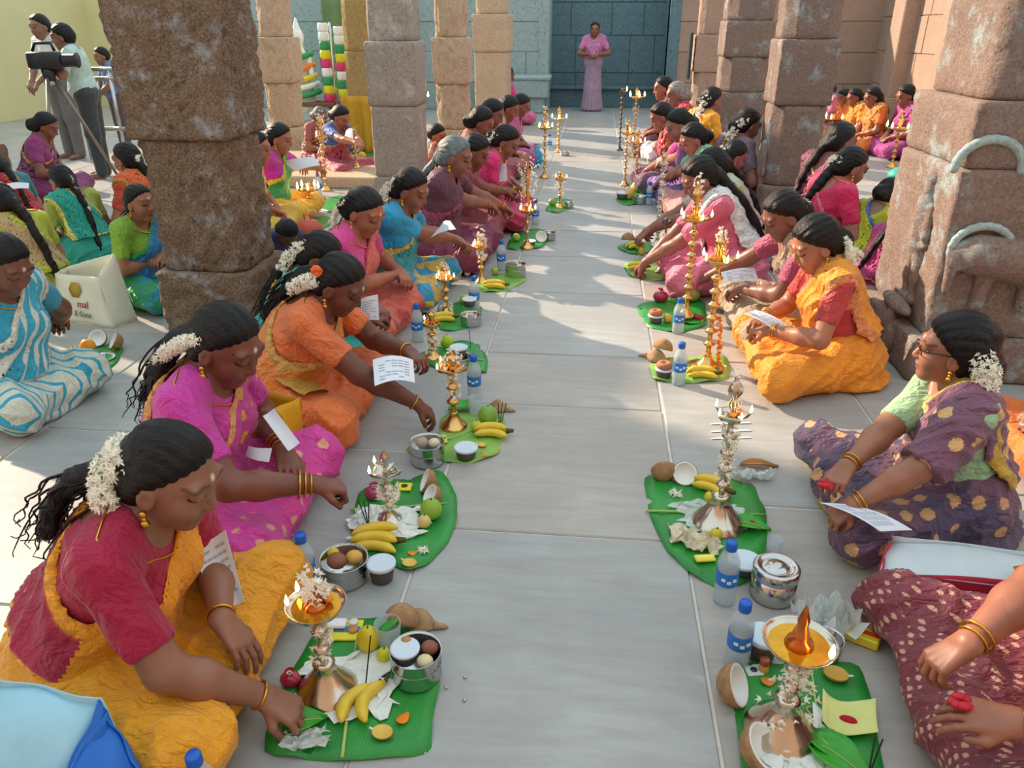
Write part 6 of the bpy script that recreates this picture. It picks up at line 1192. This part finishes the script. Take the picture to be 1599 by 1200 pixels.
# the print sits on the panel that looks to the camera
P = [Vector(BG[i]) for i in (0, 1, 5, 4)]
xax = (P[1] - P[0]).normalized(); zax = xax.cross(P[3] - P[0]).normalized(); yax = zax.cross(xax); ctr = (P[0] + P[1] + P[2] + P[3]) / 4
def onbag(dx, dy): 
    p = ctr + xax * dx + yax * dy + zax * .018 - bg.location; M = Matrix((xax, yax, zax)).transposed().to_4x4(); M.translation = p; return M
text_obj('mal', .055, plain('print_red', 'a8283a', .6), bg, onbag(.035, -.035)); text_obj('& Sons', .042, plain('print_grey', '5a6460', .6), bg, onbag(.03, -.085))
m = MB(); m.lathe([(.045, 0), (.045, .002), (0, .002)], 6); o = m.obj('gold_emblem', plain('print_gold', 'b0952c', .5), bg); o.matrix_local = onbag(-.01, .055)
GY = plain('bag_gold', 'd9a410', .6, var=.08); GY2 = plain('bag_gold_dark', 'c98a08', .6, var=.08)
yb = shell_bag('gift_bag', [(-1.17, 2.22, 0), (-1.02, 2.19, 0), (-1.0, 2.32, 0), (-1.15, 2.35, 0), (-1.19, 2.20, .29), (-1.02, 2.17, .30), (-.98, 2.33, .27), (-1.16, 2.36, .28)], [GY2, GY], 'golden-yellow gift bag with a bow behind the pink-clad woman')
m = MB()
for s_ in (-1, 1): m.sheet(lambda u, v: (s_ * .05 * u, -.02 - .012 * math.sin(PI * u), (v - .5) * .05 * (.35 + u)), 6, 4, 0, .002)
m.ball((0, -.025, 0), .012, 8, 6); o = m.obj('bow', plain('bow_yellow', 'e6cf2a', .5), yb, True, (-.01, -.08, .24))
SKY, BLU, WHT, TUR = plain('bag_sky', '9fd3e6', .6, var=.05), plain('bag_blue', '1b6fcf', .55, var=.06), plain('bag_white', 'd5e2e6', .6, var=.04), plain('bag_turq', '1fa8d0', .55, var=.06)
shell_bag('carry_bag', [(-1.14, .80, 0), (-.86, .80, 0), (-.84, .97, 0), (-1.12, 1.0, 0), (-1.16, .84, .27), (-.90, .86, .22), (-.87, .97, .31), (-1.10, .99, .32)], [TUR, BLU, SKY, WHT], 'white, sky-blue and turquoise bag at the bottom left corner', top=SKY)
shell_bag('carry_bag', [(-.85, .80, 0), (-.74, .82, 0), (-.76, .94, 0), (-.84, .96, 0), (-.89, .84, .24), (-.78, .86, .12), (-.80, .93, .17), (-.87, .97, .28)], [BLU, BLU], 'deep blue bag wedged against the golden-yellow knee', top=BLU)
root = empty('cushion', (-1.02, .74, 0), 0, 'dark red rounded bundle at the bottom left corner', 'bundle'); m = MB(); m.ball((0, 0, .12), (.16, .07, .12), 24, 12); m.obj('cushion_body', plain('dark_red', '7d2a2a', .6, var=.1), root); m = MB(); m.tube([(.16 * math.cos(a), 0, .12 + .12 * math.sin(a)) for a in np.linspace(0, 2 * PI, 24, endpoint=False)], .004, 6, closed=True); m.obj('piping', plain('piping_pale', 'b0a0a0', .6), root)
m = MB(); m.lathe([(.03, 0), (.035, .01), (.03, .03), (.012, .035), (0, .036)], 14); o = m.obj('gold_box', GOLD, None, True, (-1.10, .90, .285)); tg(o, 'small gold pot peeping from the bag at the bottom left', 'pot')
RB1, WB1 = plain('bag_crimson', 'b8203f', .6, var=.06), plain('bag_pale', 'c9d6da', .6, var=.04)
shell_bag('carry_bag', [(.84, 1.74, 0), (1.24, 1.66, 0), (1.30, 1.78, 0), (.90, 1.86, 0), (.80, 1.72, .14), (1.24, 1.64, .20), (1.30, 1.80, .17), (.88, 1.88, .15)], [RB1, WB1, WB1, RB1], 'crimson and pale grey bag between the purple and maroon saris', top=WB1)
m = MB(); m.sheet(lambda u, v: ((u - .5) * .22, (v - .5) * .14, .2 + .035 * math.sin(PI * u) * math.sin(PI * v) + .01 * math.sin(8 * u)), 10, 8, 0, .006); o = m.obj('folded_cloth', plain('amber_cloth', 'e3a01e', .6), None, True, (1.22, 1.63, 0)); tg(o, 'amber cloth on top of the crimson and grey bag', 'cloth')
def soft_bag(p, d, col, label, name='soft_bag'):
    root = empty(name, p, 0, label, 'bag'); m = MB(); m.ball((0, 0, d[2] * .48), (d[0] / 2, d[1] / 2, d[2] * .48), 18, 10); m.obj('bag_body', plain('sb_' + col, col, .55, var=.1), root); t = MB(); t.tube([(-.02, 0, d[2] * .9), (-.03, 0, d[2] * 1.15), (.03, 0, d[2] * 1.15), (.02, 0, d[2] * .9)], .006, 6); t.obj('bag_handle', plain('sb_' + col, col, .55), root); return root
soft_bag(gr(1064, 335), (.22, .18, .20), '1f9a6a', 'round green bag behind the scarf-wearing girl\'s arm'); soft_bag(gr(838, 262), (.14, .10, .22), '1f9fd0', 'bright blue plastic bag beside the far left lamps'); soft_bag(gr(484, 374), (.22, .16, .16), 'c25a44', 'rust-red patterned pouch behind the salmon-pink sari'); soft_bag(gr(668, 362), (.2, .14, .14), 'e0607a', 'pink and cream pouch between the blue and plum blouses')
soft_bag(gr(598, 525), (.13, .10, .09), '2cc4b4', 'turquoise pouch beside the orange-clad woman\'s knee')
soft_bag(gr(1415, 290), (.4, .3, .2), '12a89a', 'teal bag on the floor at the far right')
# yellow cloth hung with red edge near the ochre pillar
m = MB(); m.sheet(lambda u, v: ((u - .5) * .42, .03 * math.sin(u * 16), v * .62), 24, 8, 0, .006); root = empty('hanging_cloth', (-2.66, 8.98, .112), -.1, 'yellow cloth with a red edge hanging near the grey pillar', 'cloth'); m.obj('cloth_field', plain('hang_yellow', 'c9a02a', .75, var=.12), root); m = MB(); m.sheet(lambda u, v: (.21 + u * .08, .03 * math.sin(16 + u * 3), v * .62), 4, 8, 0, .006); m.obj('red_edge', plain('hang_red', 'c22338', .7), root)
# ---- festive idol stand in the courtyard
root = empty('festive_idol', (-4.62, 12.9, 0), .1, 'white draped idol with colourful garlands on a stand in the courtyard', 'idol')
GRN, ORG, WHI, MAGN = plain('fest_green', '2f9a5a', .6), plain('fest_orange', 'ee8a3a', .6), plain('fest_white', 'e9f0ec', .6), plain('fest_pink', 'd83a78', .6)
m = MB(); m.box((0, 0, .3), (.9, .6, .06), bev=.01)
for x in (-.38, .38):
    for y in (-.22, .22): m.box((x, y, .14), (.07, .07, .28), bev=.01)
m.obj('stand', plain('wood_brown', '6f4c34', .6), root, False)
V, Fc = sdf_mesh([Cap((-.1, 0, .36), (-.1, 0, 1.0), .2, .12, k=.05), Ell((-.1, 0, 1.28), (.1, .1, .13), k=.04), Cap((-.1, 0, 1.0), (-.1, 0, 1.2), .1, .06, k=.05), Cap((-.1, 0, 1.36), (-.1, 0, 1.55), .07, .02, k=.03), Cap((-.25, -.05, 1.0), (-.3, -.12, .75), .05, .04, k=.03), Cap((.05, -.05, 1.0), (.1, -.12, .75), .05, .04, k=.03)], .02); mesh('idol_figure', V, Fc, WHI, root)
for i, (col, z) in enumerate([(GRN, 1.02), (ORG, .86), (YEL, .70), (WHI, .58), (GRN, .46)]):
    m = MB(); m.tube([(-.1 + (.19 + .02 * i) * math.cos(a), (.19 + .02 * i) * math.sin(a), z + .03 * math.cos(2 * a)) for a in np.linspace(0, 2 * PI, 18, endpoint=False)], .045, 6, closed=True); m.obj('garland', col, root)
for j, x in enumerate((.34, .58)):
    for i, col in enumerate([WHI, WHI, GRN, YEL, MAGN, WHI, GRN, YEL, MAGN]):
        m = MB(); m.lathe([(.075, 0), (.085, .03), (.085, .10), (.075, .13)], 12, (x, -.1, 1.36 - .13 * i - .05 * j)); m.obj('garland_segment', col, root)
m = MB(); m.tube([(.46, -.15, .02), (.46, -.15, 1.5)], .02, 8); m.obj('support_pole', STEEL, root)
# pale drape and tree trunk colour behind it
m = MB(); m.sheet(lambda u, v: ((u - .5) * 1.1, .05 * math.sin(u * 22), v * 1.9), 30, 8, 0, .008); o = m.obj('courtyard_curtain', plain('curtain_olive', '6f8a5a', .8, var=.15), None, True, (-4.3, 14.6, .1)); tg(o, 'olive green cloth backdrop behind the festive idol', 'curtain')
# ---- video camera on a tripod and steel barrier
tp = at(72, 98, 7.35); root = empty('video_camera', (tp[0], tp[1], 0), .2, 'black video camera mounted on a tripod beside the left pillar', 'camera')
BLK = plain('camera_black', '22262a', .45, var=.08); hz = tp[2]
m = MB(); m.box((0, 0, hz + .02), (.30, .13, .15), bev=.02); m.obj('camera_body', BLK, root); m = MB(); m.lathe([(.05, 0), (.06, .02), (.06, .12), (.07, .14)], 16, (.15, 0, hz + .02), R=Matrix.Rotation(PI / 2, 3, 'Y')); m.obj('camera_lens', BLK, root); m = MB(); m.tube([(-.1, 0, hz + .1), (-.06, 0, hz + .17), (.08, 0, hz + .17), (.1, 0, hz + .1)], .015, 8); m.obj('top_handle', BLK, root); m = MB(); m.lathe([(.05, hz - .16), (.06, hz - .06), (.04, hz - .05)], 12); m.obj('tripod_head', BLK, root)
for k in range(3): a = k * 2.09 + .4; m = MB(); m.tube([(.03 * math.cos(a), .03 * math.sin(a), hz - .12), (.42 * math.cos(a), .42 * math.sin(a), .01)], [.02, .014], 8); m.obj('tripod_leg', plain('tripod_grey', '8a8078', .4, .5), root)
root = empty('steel_barrier', (-5.25, 9.0, 0), .15, 'steel queue barrier behind the camera operator', 'barrier')
for z in (1.0, .9, .35): m = MB(); m.tube([(-.7, 0, z), (.9, 0, z)], .025, 8); m.obj('rail', STEEL, root)
for x in (-.7, -.3, .1, .5, .9): m = MB(); m.tube([(x, 0, 0), (x, 0, 1.0)], .022, 8); m.obj('upright', STEEL, root)
m = MB(); m.sheet(lambda u, v: ((u - .5) * .7, .02 * math.sin(u * 20), v * .8), 20, 6, 0, .006); o = m.obj('hanging_cloth', plain('hang_orange', 'd8742a', .7, var=.15), None, True, (-4.95, 9.25, .05)); tg(o, 'orange cloth hung behind the steel barrier', 'cloth')
# dark board on the far right pillar
m = MB(); m.box((0, 0, 0), (.04, .2, .62), bev=.006); o = m.obj('notice_board', plain('board_dark', '2c343c', .5), None, False, (1.335, 12.32, 1.05)); tg(o, 'narrow dark notice board on the far right pillar', 'board')
